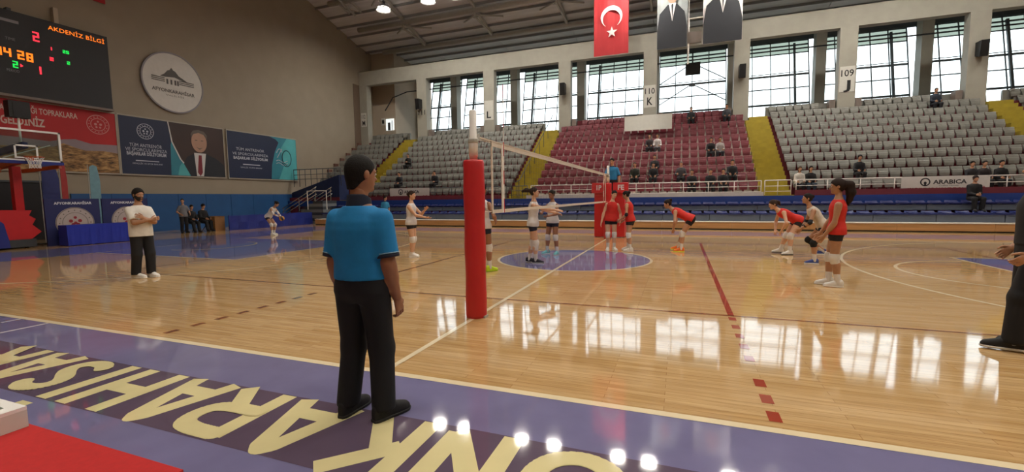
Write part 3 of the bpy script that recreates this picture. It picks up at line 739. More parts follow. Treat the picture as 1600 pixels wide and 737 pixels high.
def speaker(x, y, z, lab, w=.34, h=.8, d=.4):
    t = thing('loudspeaker', (x, y, z), lab, 'speaker')
    m_ = MB(); m_.hexa([(x-w/2, y, z), (x+w/2, y, z), (x+w/2, y+d, z+.12), (x-w/2, y+d, z+.12), (x-w/2, y-.12, z+h), (x+w/2, y-.12, z+h), (x+w/2, y+d, z+h), (x-w/2, y+d, z+h)]); m_.build('cabinet', M_black, t)
    MB().bar((x, y+d-.05, z+h*.5), (x, y+d+.03, z+h*.5), .08).build('bracket', M_steel_dark, t)
speaker(-16.7, 19.9, 8.35, 'black loudspeaker on first pillar from the left wall')
speaker(-5.25, 19.9, 8.4, 'black loudspeaker on the pillar left of the red seats')
speaker(5.75, 19.9, 8.4, 'black loudspeaker on the pillar right of the red seats')
speaker(16.75, 19.9, 8.35, 'black loudspeaker on the far right pillar')
MB().tube([(3.1, 25.1, 10.9), (3.1, 25.1, roof_z(25.1)+.1)], .025, 6).build('hanging_rod', M_steel_dark, pt)
speaker(3.1, 25.0, 10.1, 'dark box speaker hanging before the window in the middle', 1.0, .85, .25)
# ================================================================= LEFT WALL DISPLAYS
K = 1.0875
def WY(y): return -10.5209 + (y+10.5209)*K
def WZ(z): return 1.4955 + (z-1.4955)*K
XW = XL + .03
R_, U_ = (0,1,0), (0,0,1)
def wtext(mb, txt, y0, y1, z0, z1, x=XW+.06, bold=0.0): lettering(mb, txt, (x, 0, 0), R_, U_, WY(y0), WY(y1), WZ(z0), WZ(z1), bold)
def wbox(mb, y0, y1, z0, z1, x0=XW, x1=XW+.04): return mb.box(x0, x1, WY(y0), WY(y1), WZ(z0), WZ(z1))
def wpoly(mb, pts, x=XW+.05, th=.004): return mb.prism([(WY(a_), WZ(b_)) for a_, b_ in pts], (x, 0, 0), R_, U_, th)
M_panelblk = mat('scoreboard_black', '#141016', .45, .06); M_orange = mat('led_orange', '#000000', .5, 0, emit='#ff7a1c', estr=1.6); M_ledred = mat('led_red', '#000000', .5, 0, emit='#ff2f3f', estr=1.8); M_green = mat('led_green', '#000000', .5, 0, emit='#1fdc50', estr=1.3); M_dim = mat('grey_print', '#8a868c', .6, 0)
sb = thing('scoreboard', (XL+.2, WY(0), WZ(5.45)), 'large black LED scoreboard with glowing digits on left wall', 'scoreboard')
XS = XL+.36
MB().box(XL+.02, XS, -3.9, WY(1.64), WZ(5.42), WZ(8.38)).build('cabinet', M_panelblk, sb)
MB().box(XL+.02, XS+.04, -3.9, WY(1.66), WZ(5.33), WZ(5.42)).build('bottom_ledge', M_box, sb)
def led(txt, y0, y1, z0, z1, m, bold=.02):
    mb = MB(); wtext(mb, txt, y0, y1, z0, z1, XS+.012, bold); mb.build('led_text', m, sb)
SEG = {'0': 'abcdef', '1': 'bc', '2': 'abged', '3': 'abgcd', '4': 'fgbc', '5': 'afgcd', '6': 'afgedc', '7': 'abc', '8': 'abcdefg', '9': 'abcdfg'}
def digit(ch, y0, y1, z0, z1, m, t=.055):
    y0, y1, z0, z1 = WY(y0), WY(y1), WZ(z0), WZ(z1); zm = (z0+z1)/2; mb = MB(); x = XS+.005
    for s_ in SEG[ch]:
        q = {'a': (y0, y1, z1-t, z1), 'd': (y0, y1, z0, z0+t), 'g': (y0, y1, zm-t/2, zm+t/2), 'f': (y0, y0+t, zm, z1), 'e': (y0, y0+t, z0, zm), 'b': (y1-t, y1, zm, z1), 'c': (y1-t, y1, z0, zm)}[s_]
        mb.box(x, x+.012, *q)
    mb.build('led_digit', m, sb)
led('AKDENİZ BİLGİ', -.25, 1.53, 8.06, 8.22, M_orange, .0)
digit('2', -.71, -.53, 7.50, 7.84, M_ledred); digit('1', -.72, -.56, 6.32, 6.60, M_ledred)
digit('1', -1.75, -1.58, 6.74, 7.03, M_orange, .06); digit('4', -1.53, -1.34, 6.74, 7.03, M_orange, .06); digit('2', -1.18, -1.0, 6.72, 7.03, M_orange, .06); digit('8', -.94, -.76, 6.70, 7.01, M_orange, .06)
digit('2', -1.33, -1.19, 6.38, 6.62, M_green, .045); wpoly(MB(), [(-1.13, 6.44), (-1.13, 6.56), (-1.05, 6.5)], XS+.01).build('led_arrow', M_ledred, sb)
digit('1', -.26, -.19, 7.30, 7.42, M_ledred, .03); digit('2', -.28, -.17, 6.91, 7.04, M_ledred, .03)
digit('2', .13, .21, 7.30, 7.42, M_green, .03); digit('5', .23, .32, 7.30, 7.42, M_green, .03); digit('2', .23, .32, 6.90, 7.02, M_green, .03)
mb = MB(); wtext(mb, 'TIME', -1.46, -1.2, 7.33, 7.43, XS+.012); wtext(mb, 'PERIOD', -1.5, -1.17, 6.22, 6.32, XS+.012); mb.build('caption', M_dim, sb)
wbox(MB(), -1.75, -1.06, 7.96, 8.06, XS, XS+.008).build('maker_plate', M_dim, sb)
MB().box(XL+.02, XL+.2, WY(.03), WY(.17), WZ(8.38), WZ(9.0)).build('cable_duct', M_wallup, sb); MB().box(XL+.02, XL+.25, WY(-1.3), WY(-1.18), WZ(8.3), WZ(8.5)).build('wall_bracket', M_steel_dark, sb)
rbn = thing('wall_banner', (XW, WY(1.5), WZ(10.0)), 'plain red banner high on the left wall above scoreboard', 'banner')
wbox(MB(), .2, 1.84, 9.82, 12.2).build('cloth', M_flagred, rbn)
# round plaque
pq = thing('wall_plaque', (XW, WY(4.33), WZ(5.8)), 'round white plaque with grey castle drawing on left wall', 'plaque')
cy_, cz_ = WY(4.35), WZ(7.15)
MB().disc((XW, cy_, cz_), R_, U_, 1.50, 56, .07).build('plate', mat('plaque_white', '#c9c5bf', .5, .03), pq); MB().ring((XW, cy_, cz_), R_, U_, 1.46, 1.53, 56, .09).build('rim', M_dim, pq)
M_plaqueink = mat('plaque_grey_ink', '#5d5a58', .7, 0)
mb = MB(); wpoly(mb, [(3.75, 7.36), (3.95, 7.50), (4.1, 7.68), (4.28, 7.76), (4.45, 7.70), (4.6, 7.52), (4.95, 7.34), (5.0, 7.26), (4.4, 7.42), (4.0, 7.36)], XW+.075)
mb.prism([(WY(4.2), WZ(7.74)), (WY(4.36), WZ(7.74)), (WY(4.28), WZ(7.84))], (XW+.075, 0, 0), R_, U_, .004); mb.build('castle_print', M_plaqueink, pq)
mb = MB()
for i, (a0, a1) in enumerate(((3.38, 3.95), (4.6, 5.3))):
    for z in (7.30, 7.22, 7.14): mb.box(XW+.075, XW+.08, WY(a0), WY(a1), WZ(z-.02), WZ(z+.02))
for a0 in (4.02, 4.2, 4.38, 4.5): mb.box(XW+.075, XW+.08, WY(a0), WY(a0+.08), WZ(7.05), WZ(7.28))
mb.build('wall_print', M_plaqueink, pq)
mb = MB(); wtext(mb, 'AFYONKARAHİSAR', 3.36, 5.30, 6.66, 6.82, XW+.08, .02); wtext(mb, 'VALİLİĞİ', 3.95, 4.78, 6.50, 6.57, XW+.08); mb.build('plaque_lettering', M_plaqueink, pq)
# red banner
M_bannerred = mat('banner_red', '#b01a20', .6, .05, 1); M_frame = mat('cream_frame', '#a39b8e', .6, .04)
def landscape():
    m = bpy.data.materials.new('landscape_print'); m.use_nodes = True; t = m.node_tree; bs = t.nodes['Principled BSDF']; bs.inputs['Roughness'].default_value = .6
    tc = t.nodes.new('ShaderNodeTexCoord'); mp = t.nodes.new('ShaderNodeMapping'); mp.inputs['Scale'].default_value = (1, 1.4, 4.5); n = t.nodes.new('ShaderNodeTexNoise'); n.inputs['Scale'].default_value = 1.6; n.inputs['Detail'].default_value = 7; n.inputs['Roughness'].default_value = .7
    r = t.nodes.new('ShaderNodeValToRGB'); e = r.color_ramp.elements; e[0].position = .36; e[0].color = lin('#3a2a1e'); e[1].position = .66; e[1].color = lin('#c9a06a'); q = e.new(.5); q.color = lin('#8f6a3f')
    t.links.new(tc.outputs['Object'], mp.inputs[0]); t.links.new(mp.outputs[0], n.inputs['Vector']); t.links.new(n.outputs['Fac'], r.inputs[0]); t.links.new(r.outputs[0], bs.inputs['Base Color']); return m
M_land = landscape(); M_haze = mat('pale_sky_print', '#8f8088', .6, .1, 1.2)
rb_ = thing('wall_banner', (XW, WY(0), WZ(2.75)), 'large red banner with town photograph below the scoreboard', 'banner')
MB().box(XW, XW+.03, -5.5, WY(1.82), WZ(2.76), WZ(5.29)).build('sheet', M_bannerred, rb_)
mb = MB(); mb.prism([(-5.5, WZ(2.76)), (WY(1.82), WZ(2.76)), (WY(1.82), WZ(3.95)), (WY(.9), WZ(3.92)), (WY(.4), WZ(4.05)), (WY(0), WZ(4.0)), (WY(-.4), WZ(3.88)), (WY(-1.5), WZ(3.95)), (-5.5, WZ(3.9))], (XW+.031, 0, 0), R_, U_, .002); mb.build('sky_print', M_haze, rb_)
mb = MB(); mb.prism([(-5.5, WZ(2.76)), (WY(1.82), WZ(2.76)), (WY(1.82), WZ(3.6)), (WY(1.3), WZ(3.66)), (WY(.7), WZ(3.62)), (WY(.35), WZ(3.72)), (WY(.0), WZ(3.85)), (WY(-.3), WZ(3.68)), (WY(-1.5), WZ(3.6)), (-5.5, WZ(3.55))], (XW+.034, 0, 0), R_, U_, .002); mb.build('town_print', M_land, rb_)
def emblem(mb, y, z, r, x):
    mb.ring((x, WY(y), WZ(z)), R_, U_, r*.93, r, 40, .003); mb.ring((x, WY(y), WZ(z)), R_, U_, r*.60, r*.66, 40, .003)
    for i in range(16):
        a_ = 2*PI*i/16; mb.disc((x, WY(y)+r*.79*math.cos(a_), WZ(z)+r*.79*math.sin(a_)), R_, U_, r*.055, 8, .003)
    for dy, dz, rr in ((-.14, .02, .13), (.14, .02, .13), (0, .22, .10), (-.1, -.2, .1), (.1, -.2, .1)): mb.disc((x, WY(y)+dy*r*1.6, WZ(z)+dz*r*1.4), R_, U_, rr*r, 10, .003)
mb = MB(); emblem(mb, 1.20, 4.74, .43, XW+.035); mb.build('emblem_print', mat('pale_pink_print', '#c98a86', .6, 0), rb_)
mb = MB(); wtext(mb, 'KAZANILDIĞI TOPRAKLARA', -1.80, .53, 4.87, 5.09, XW+.035, .02); wtext(mb, 'HOŞGELDİNİZ', -2.24, -.49, 4.40, 4.69, XW+.035, .03); mb.build('banner_lettering', mat('pale_lettering', '#c9b0a6', .6, 0), rb_)
for z in (2.72, 5.31): MB().box(XW, XW+.05, -5.5, WY(1.86), WZ(z)-.03, WZ(z)+.03).build('frame', M_frame, rb_)
MB().box(XW, XW+.05, WY(1.82), WY(1.88), WZ(2.72), WZ(5.31)).build('frame', M_frame, rb_)
# blue banners
M_bnavy = mat('banner_navy', '#1b2544', .55, .05, 1); M_teal = mat('banner_teal', '#2f7f92', .55, .12, 1); M_cyan = mat('banner_cyan', '#4fa9b0', .55, .15, 1); M_brown = mat('banner_brown', '#3a2622', .55, .1, 1); M_tie = mat('tie_red', '#7a2430', .6, .03); M_shirt = mat('shirt_print', '#c9c6c6', .6, 0); M_hairp = mat('hair_print', '#625850', .6, 0)
b1 = thing('wall_banner', (XW, WY(1.95), WZ(2.75)), 'navy banner with smiling man in suit and red tie', 'banner')
wbox(MB(), 1.92, 6.66, 2.76, 5.29).build('sheet', M_bnavy, b1)
wpoly(MB(), [(3.95, 5.28), (4.05, 4.36), (4.4, 3.55), (5.05, 2.77), (6.65, 2.77), (6.65, 5.28)], XW+.041, .002).build('backdrop_print', M_brown, b1)
wpoly(MB(), [(3.94, 2.77), (4.0, 4.2), (4.05, 4.36), (4.4, 3.55), (5.05, 2.77)], XW+.044, .002).build('swoosh_print', M_teal, b1)
wpoly(MB(), [(4.25, 2.77), (4.35, 3.2), (4.5, 3.42), (5.05, 2.77)], XW+.047, .002).build('swoosh_print', M_cyan, b1)
wpoly(MB(), [(3.92, 5.28), (3.97, 5.28), (4.10, 4.36), (4.45, 3.55), (5.10, 2.77), (5.02, 2.77), (4.38, 3.55), (4.04, 4.36)], XW+.05, .002).build('curve_print', M_shirt, b1)
wpoly(MB(), [(4.85, 2.77), (4.55, 3.35), (4.72, 3.68), (5.1, 3.9), (5.7, 3.9), (6.2, 3.7), (6.6, 3.4), (6.65, 2.77)], XW+.053, .002).build('suit_print', M_suit, b1)
wpoly(MB(), [(5.08, 3.92), (5.15, 2.77), (5.5, 2.77), (5.68, 3.92)], XW+.056, .002).build('shirt_print', M_shirt, b1)
wpoly(MB(), [(5.3, 3.82), (5.2, 2.95), (5.33, 2.77), (5.45, 2.95), (5.45, 3.82)], XW+.059, .002).build('tie_print', M_tie, b1)
MB().disc((XW+.059, WY(5.37), WZ(4.47)), R_, U_, .42, 28, .002, rad2=.56).build('face_print', M_skinprint, b1)
wpoly(MB(), [(4.98, 4.62), (4.97, 4.85), (5.1, 5.02), (5.37, 5.08), (5.64, 5.02), (5.78, 4.85), (5.76, 4.62), (5.68, 4.84), (5.37, 4.93), (5.08, 4.84)], XW+.062, .002).build('hair_print', M_hairp, b1)
mb = MB(); wpoly(mb, [(5.2, 4.22), (5.37, 4.16), (5.55, 4.22), (5.37, 4.10)], XW+.062, .002); [wpoly(mb, [(c_-.06, 4.53), (c_+.06, 4.53), (c_+.06, 4.57), (c_-.06, 4.57)], XW+.062, .002) for c_ in (5.22, 5.52)]; mb.build('features_print', M_hairp, b1)
def bluetext(b, ys, zs, e=True):
    mb = MB()
    for t_, (a0, a1), (z0, z1), bo in zip(('TÜM ANTRENÖR', 'VE SPORCULARIMIZA', 'BAŞARILAR DİLİYORUM', 'Dr. Osman Aşkın BAK', 'GENÇLİK VE SPOR BAKANI'), ys, zs, (.0, .0, .03, .02, 0)):
        if t_.startswith('Dr'): continue
        wtext(mb, t_, a0, a1, z0, z1, XW+.046, bo)
    mb.build('banner_lettering', M_dim2, b)
M_dim2 = mat('banner_pale_print', '#b9bccb', .6, 0)
bluetext(b1, ((2.28, 3.61), (2.11, 3.82), (2.15, 3.77), (2.48, 3.44), (2.34, 3.57)), ((3.97, 4.13), (3.78, 3.93), (3.60, 3.75), (3.33, 3.40), (3.20, 3.27)))
mb = MB(); emblem(mb, 2.96, 4.69, .38, XW+.045); mb.build('emblem_print', M_dim2, b1); wbox(MB(), 2.48, 3.44, 3.34, 3.38, XW+.044, XW+.047).build('name_print', M_dim2, b1)
for y0, y1 in ((1.88, 1.92), (6.66, 6.70)): wbox(MB(), y0, y1, 2.70, 5.33, XW, XW+.06).build('frame', M_frame, b1)
for z in (2.72, 5.31): wbox(MB(), 1.88, 6.70, z-.03, z+.03, XW, XW+.055).build('frame', M_frame, b1)
b2 = thing('wall_banner', (XW, WY(7), WZ(2.75)), 'navy and turquoise banner with curly line logo', 'banner')
wbox(MB(), 6.88, 11.5, 2.76, 5.29).build('sheet', M_bnavy, b2)
wpoly(MB(), [(9.56, 5.28), (10.0, 5.14), (10.2, 4.98), (9.9, 4.4), (9.65, 3.6), (9.57, 2.77), (11.49, 2.77), (11.49, 5.28)], XW+.042, .002).build('swoosh_print', M_teal, b2)
wpoly(MB(), [(10.1, 2.77), (10.5, 3.6), (10.3, 4.6), (10.8, 5.27), (11.49, 5.27), (11.49, 2.77)], XW+.045, .002).build('swoosh_print', M_cyan, b2)
bluetext(b2, ((7.38, 9.15), (7.15, 9.40), (7.2, 9.36), (7.75, 8.83), (7.58, 8.94)), ((4.28, 4.44), (4.03, 4.18), (3.80, 3.95), (3.45, 3.52), (3.32, 3.40)))
mb = MB(); wbox(mb, 7.75, 8.83, 3.50, 3.55, XW+.044, XW+.047); mb.build('name_print', M_dim2, b2)
mb = MB(); P = []
for i in range(40):
    a_ = -2.6+i*.19; rr = .46
    P.append((XW+.05, WY(10.72)+rr*.9*math.cos(a_)*(1-.006*i), WZ(4.08)+rr*1.25*math.sin(a_)*(1-.006*i)))
mb.tube(P, .03, 5); mb.build('logo_print', mat('logo_teal', '#16404f', .6, 0), b2)
mb = MB()
for dz in (0, -.16): mb.tube([(XW+.05, WY(9.95+.12*i), WZ(3.86+dz+.07*math.sin(i*1.05))) for i in range(8)], .022, 5)
mb.build('wave_print', M_dim2, b2)
mb = MB(); mb.tube([(XW+.05, WY(10.0+.05*i), WZ(4.35+.25*math.sin(i*.35))) for i in range(9)], .025, 5); mb.tube([(XW+.05, WY(10.4-.04*i), WZ(4.6-.06*i)) for i in range(10)], .025, 5); mb.build('logo_print', M_dim2, b2)
for y0, y1 in ((6.84, 6.88), (11.5, 11.53)): wbox(MB(), y0, y1, 2.70, 5.33, XW, XW+.06).build('frame', M_frame, b2)
for z in (2.72, 5.31): wbox(MB(), 6.84, 11.53, z-.03, z+.03, XW, XW+.055).build('frame', M_frame, b2)
# wall padding, dark doorway
pd = thing('baseboard_left', (XL, 6, 0), kind='structure')
ye = np.linspace(1.0, 12.85, 9)
for a0, a1 in zip(ye[:-1], ye[1:]): MB().box(XL, XL+.09, a0+.008, a1-.008, 0, 1.90).build('wall_pad', M_bluewall, pd)
dd = thing('door_2', (XL, -2, 0), kind='structure')
MB().box(XL, XL+.03, -5.0, .3, 0, 2.35).build('dark_opening', M_black, dd)
for y in (-1.6, .3): MB().box(XL, XL+.08, y-.05, y+.05, 0, 2.4).build('door_frame', M_steel_dark, dd)
MB().box(XL, XL+.08, -5, .35, 2.35, 2.43).build('door_frame', M_steel_dark, dd); MB().box(XL+.03, XL+.06, -1.5, .2, 0.02, 2.3).build('door_leaf', M_panelblk, dd)
# ================================================================= BASKETBALL BACKSTOP
M_blue = mat('blue_vinyl', '#1d2b7d', .45, .06, 2); M_orange2 = mat('orange_paint', '#b8501f', .45, .05)
M_bbglass = glass_mat('backboard_glass', '#dde6e4', .06)
hp = thing('basketball_backstop', (-19.5, -2.05, 0), 'portable basketball backstop with red padded base at the left end', 'basketball hoop')
by0, by1, bz0, bz1, bxx = -2.95, -1.15, 2.92, 3.96, -18.1
MB().box(bxx-.02, bxx, by0+.03, by1-.03, bz0+.03, bz1-.03).build('backboard_glass', M_bbglass, hp)
mb = MB()
for q in ((by0, by0+.06, bz0, bz1), (by1-.06, by1, bz0, bz1), (by0, by1, bz1-.06, bz1)): mb.box(bxx-.04, bxx+.015, *q)
mb.box(bxx-.04, bxx+.015, by0, by1, bz0, bz0+.05); mb.build('backboard_frame', M_white, hp)
mb = MB()
for q in ((-2.36, -2.31, 3.02, 3.45), (-1.82, -1.77, 3.02, 3.45), (-2.36, -1.77, 3.40, 3.45), (-2.36, -1.77, 3.0, 3.05)): mb.box(bxx, bxx+.006, *q)
mb.build('target_square', M_white, hp)
MB().box(bxx-.07, bxx+.05, by0-.02, by1+.02, bz0-.10, bz0).build('bottom_pad', M_blue, hp)
rimc = (bxx+.40, -2.05, 3.02)
MB().ring(rimc, (1,0,0), (0,1,0), .222, .245, 28, .02).build('rim', M_orange2, hp); MB().box(bxx, bxx+.18, -2.13, -1.97, 2.93, 3.03).build('rim_bracket', M_orange2, hp)
mb = MB()
for i in range(12):
    a0 = 2*PI*i/12
    for s in (-1, 1):
        pts = [(rimc[0]+r*math.cos(a0+s*da), rimc[1]+r*math.sin(a0+s*da), z) for r, da, z in ((.23, 0, 3.01), (.17, .26, 2.9), (.135, .52, 2.78), (.14, .78, 2.66))]
        mb.tube(pts, .006, 4, cap=False)
o = mb.build('net_cords', M_white, hp); o['kind'] = 'stuff'
MB().bar((bxx-.06, -2.05, 3.45), (-20.6, -2.05, 3.2), .14, .2).build('upper_arm', M_blue, hp)
MB().bar((bxx-.06, -2.05, 3.0), (-20.6, -2.05, 2.72), .14, .2).build('lower_arm', M_orange2, hp)
MB().bar((bxx-.06, -2.9, 2.78), (-19.2, -2.35, 2.62), .12, .12).build('side_strut', M_orange2, hp); MB().bar((bxx-.06, -1.2, 2.78), (-19.2, -1.75, 2.62), .12, .12).build('side_strut', M_orange2, hp)
MB().bar((bxx-.1, -2.6, 3.0), (bxx-.1, -1.4, 3.5), .03, .03).build('diagonal_strut', M_white, hp)
MB().box(-20.7, -20.5, -2.15, -1.95, .3, 3.3).build('mast', M_steel_dark, hp); MB().box(-19.3, -19.08, -2.07, -1.85, 1.2, 2.78).build('column_pad', M_red, hp)
MB().prism([(-3.5, .3), (-2.1, .27), (-1.80, .53), (-2.02, .78), (-1.92, .97), (-2.08, 1.1), (-2.0, 1.27), (-3.5, 1.32)], (-19.6, 0, 0), (0,1,0), (0,0,1), 1.3).build('base_pad', M_red, hp)
MB().prism([(-3.6, .06), (-2.70, .06), (-2.72, .33), (-2.8, .85), (-2.95, 1.02), (-3.6, 1.05)], (-18.3, 0, 0), (0,1,0), (0,0,1), .25).build('base_front_pad', M_blue, hp)
MB().box(-21.2, -18.3, -3.4, -1.95, .04, .3).build('base_frame', M_steel_dark, hp)
for y in (-3.2, -2.1):
    for x in (-20.8, -18.6): MB().lathe([(.0, -.04), (.07, -.04), (.07, .04), (.0, .04)], (x, y, .07), 12, axis='y').build('wheel', M_black, hp)
sc = thing('shot_clock', (-18.35, -2.03, 4.35), 'black shot clock box above the backboard', 'clock')
MB().box(-18.6, -18.3, -2.3, -1.77, 4.36, 4.9).build('case', M_black, sc); MB().box(-18.3, -18.29, -2.2, -1.87, 4.42, 4.84).build('display', M_panelblk, sc); MB().tube([(-18.45, -2.03, 3.5), (-18.45, -2.03, 4.36)], .035, 8).build('pole', M_white, sc)
def feather(y0, y1, z0, z1, m, label, x=-19.6):
    t = thing('feather_flag', (x, (y0+y1)/2, 0), label, 'flag')
    w_ = y1-y0
    MB().prism([(y0, z0), (y1-.02, z0-.02), (y1, z0+(z1-z0)*.75), (y1-.2*w_, z1-.06), (y1-.55*w_, z1), (y0+.1*w_, z1-.08)], (x, 0, 0), R_, U_, .012).build('cloth', m, t)
    MB().tube([(x, y0-.01, 0), (x, y0-.01, z1)], .015, 6).build('pole', M_steel_light, t); MB().box(x-.2, x+.2, y0-.2, y0+.2, 0, .03).build('base', M_black, t)
feather(-1.15, -.62, .5, 3.05, mat('feather_navy', '#28306a', .6, .08), 'dark blue feather flag behind the basketball hoop')
feather(-.58, -.38, .5, 3.0, mat('feather_red', '#a3302f', .6, .08), 'narrow red feather flag beside the dark blue one')
feather(.30, .66, .5, 3.0, mat('feather_teal', '#6f97a4', .6, .08), 'pale teal feather flag behind the navy boards')
# navy boards with round emblem
M_board = mat('board_navy', '#20265a', .5, .05); M_disc = mat('board_emblem_disc', '#b9aaa2', .6, .04); M_embred = mat('emblem_red', '#9a2732', .6, 0); M_embgrey = mat('emblem_grey', '#6f6760', .6, 0)
for i, (y0, y1, cy2) in enumerate(((-1.71, -.14, -.90), (-.06, 1.5, .77))):
    b = thing('advert_board', (-18.2, (y0+y1)/2, 0), 'navy advert board with round emblem, %s of the pair by hoop' % ('left' if i == 0 else 'right'), 'advert board')
    MB().box(-18.26, -18.2, y0, y1, 0, 1.65).build('panel', M_board, b)
    MB().disc((-18.2, cy2, .78), R_, U_, .56, 40, .006).build('emblem_disc', M_disc, b)
    mb = MB(); mb.ring((-18.193, cy2, .78), R_, U_, .53, .55, 40, .003); mb.ring((-18.193, cy2, .78), R_, U_, .36, .375, 40, .003)
    for k in range(16): a_ = 2*PI*k/16; mb.disc((-18.193, cy2+.45*math.cos(a_), .78+.45*math.sin(a_)), R_, U_, .022, 8, .003)
    mb.build('emblem_ring', M_embgrey, b)
    mb = MB()
    for dy, dz, rr in ((-.13, .05, .06), (.13, .05, .06), (0, .17, .05), (-.07, -.08, .06), (.07, -.08, .06), (0, -.02, .05)): mb.disc((-18.192, cy2+dy, .80+dz), R_, U_, rr, 10, .003)
    mb.build('emblem_figure', M_embred, b)
    mb = MB(); lettering(mb, 'AFYONKARAHİSAR', (-18.19, 0, 0), R_, U_, cy2-.56, cy2+.52, 1.45, 1.54, .03); mb.build('board_lettering', M_text, b)
    for y in (y0+.2, y1-.2): MB().bar((-18.26, y, 1.2), (-18.7, y, 0), .04).build('leg', M_steel_dark, b)
tb = thing('draped_table', (-17.7, -.4, 0), 'long table draped with blue cloth before the navy boards', 'table')
M_bluecloth = mat('royal_blue_cloth', '#1f2f9c', .8, .06, 3)
mb = MB(); n = 24; v = []; fc = []
for i in range(n+1):
    y = -1.5+2.24*i/n; d_ = .02*math.sin(i*1.9)
    v += [(-17.45+d_, y, .02), (-17.48, y, .72), (-17.98, y, .725), (-18.0-d_, y, .02)]
for i in range(n):
    for q in range(3): fc.append((i*4+q, i*4+q+1, i*4+5+q, i*4+4+q))
fc += [(0,1,2,3), tuple(range(n*4, n*4+4))]
mb.add(v, fc).build('tablecloth', M_bluecloth, tb)
for y in (-1.4, .64):
    for x in (-17.55, -17.9): MB().box(x-.02, x+.02, y-.02, y+.02, 0, .70).build('leg', M_steel_dark, tb)
tp = thing('blue_tarp', (-19, 8.3, 0), 'low dark blue tarpaulin barrier before the padded wall', 'barrier')
v = []; fc = []; n = 40
for i in range(n+1):
    y = 5.62+5.5*i/n; s_ = .02*math.sin(i*.8)
    v += [(-19+s_, y, .0), (-19-s_, y, .40), (-19.02, y, .76-.02*abs(math.sin(i*.3))), (-19.06, y, .76-.02*abs(math.sin(i*.3))), (-19.05, y, 0)]
for i in range(n):
    for q in range(5): fc.append((i*5+q, i*5+(q+1) % 5, i*5+5+(q+1) % 5, i*5+5+q))
fc += [(4,3,2,1,0), tuple(range(n*5, n*5+5))]
MB().add(v, fc).build('sheet', M_blue, tp)
for y in (5.7, 7.5, 9.3, 11.05): MB().tube([(-19.1, y, 0), (-19.1, y, .78)], .02, 6).build('post', M_steel_dark, tp)
bx_ = thing('cardboard_box', (-19.7, 5.4, 0), 'brown cardboard box on floor beside the seated people', 'box')
M_card = mat('cardboard', '#8a623c', .8, .08)
MB().box(-19.95, -19.45, 5.2, 5.72, 0, .72).build('carton', M_card, bx_); MB().box(-19.97, -19.7, 5.19, 5.73, .72, .735).build('flap', M_card, bx_); MB().box(-19.68, -19.43, 5.19, 5.73, .72, .73).build('flap', M_card, bx_)
# ================================================================= NET AND POSTS
M_tape = mat('net_tape', '#d8cfc4', .6, .04, 8); M_cord = mat('net_cord', '#4a4640', .7, 0)
for s, lab in ((-1, 'near white volleyball post with red padding'), (1, 'far white volleyball post with red padding')):
    t = thing('volleyball_post', (0, s*5.5, 0), lab, 'post')
    MB().lathe([(.048, 0), (.048, 2.0), (.056, 2.0), (.056, 2.22), (.045, 2.24), (.045, 2.54), (.03, 2.56)], (0, s*5.5, 0), 20).build('pole', M_white, t, True)
    p_ = [(.0, .005), (.128, .005), (.132, .04)] + [(.130+.004*math.sin(i*1.1), .04+i*.117) for i in range(1, 16)] + [(.128, 1.93), (.118, 1.955), (.05, 1.957)]
    MB().lathe(p_, (0, s*5.5, 0), 28).build('pad', M_red, t, True)
    MB().lathe([(.058, 2.16), (.062, 2.17), (.062, 2.20), (.058, 2.21)], (0, s*5.5, 0), 20).build('collar', M_steel_light, t, True)
    MB().box(-.04, .04, s*5.5-.08*s-.03, s*5.5-.08*s+.03, 2.20, 2.28).build('pulley', M_steel_light, t)
    MB().box(.08, .14, s*5.5-.05, s*5.5+.05, .0, .03).build('base_fitting', M_steel_light, t)
nt_ = thing('volleyball_net', (0, 0, 1.26), 'volleyball net with cream tapes stretched across the court', 'net')
zt = 2.255; zb_ = 1.28
MB().box(-.006, .006, -4.95, 4.95, zt-.07, zt).build('top_tape', M_tape, nt_); MB().box(-.006, .006, -4.95, 4.95, zb_, zb_+.05).build('bottom_tape', M_tape, nt_)
MB().box(-.012, .012, -5.45, 5.45, zt-.012, zt+.004).build('top_cable', M_tape, nt_)
for y in (-4.93, 4.93): MB().box(-.008, .008, y-.02, y+.02, zb_, zt).build('end_tape', M_tape, nt_)
for y in (-4.55, 4.55): MB().box(-.009, .009, y-.025, y+.025, zb_, zt).build('side_band', M_white, nt_)
for y in (-4.52, 4.52):
    a_ = MB()
    for i in range(9): a_.tube([(.012, y, zb_+.2*i), (.012, y, zb_+.2*(i+1))], .006, 6, mi=i % 2)
    a_.build('antenna', [M_red, M_white], nt_)
mb = MB()
for i in range(98): y = -4.9+.1*i; mb.bar((0, y, zb_+.04), (0, y, zt-.05), .0022)
for k in range(1, 9): mb.bar((0, -4.9, zb_+.04+.1*k), (0, 4.9, zb_+.04+.1*k), .0022)
o = mb.build('net_mesh', M_cord, nt_); o['kind'] = 'stuff'
for s in (-1, 1):
    for z in (zt-.03, zb_+.03): MB().tube([(0, s*4.95, z), (0, s*5.45, z+.0)], .004, 4).build('tension_cord', M_tape, nt_)
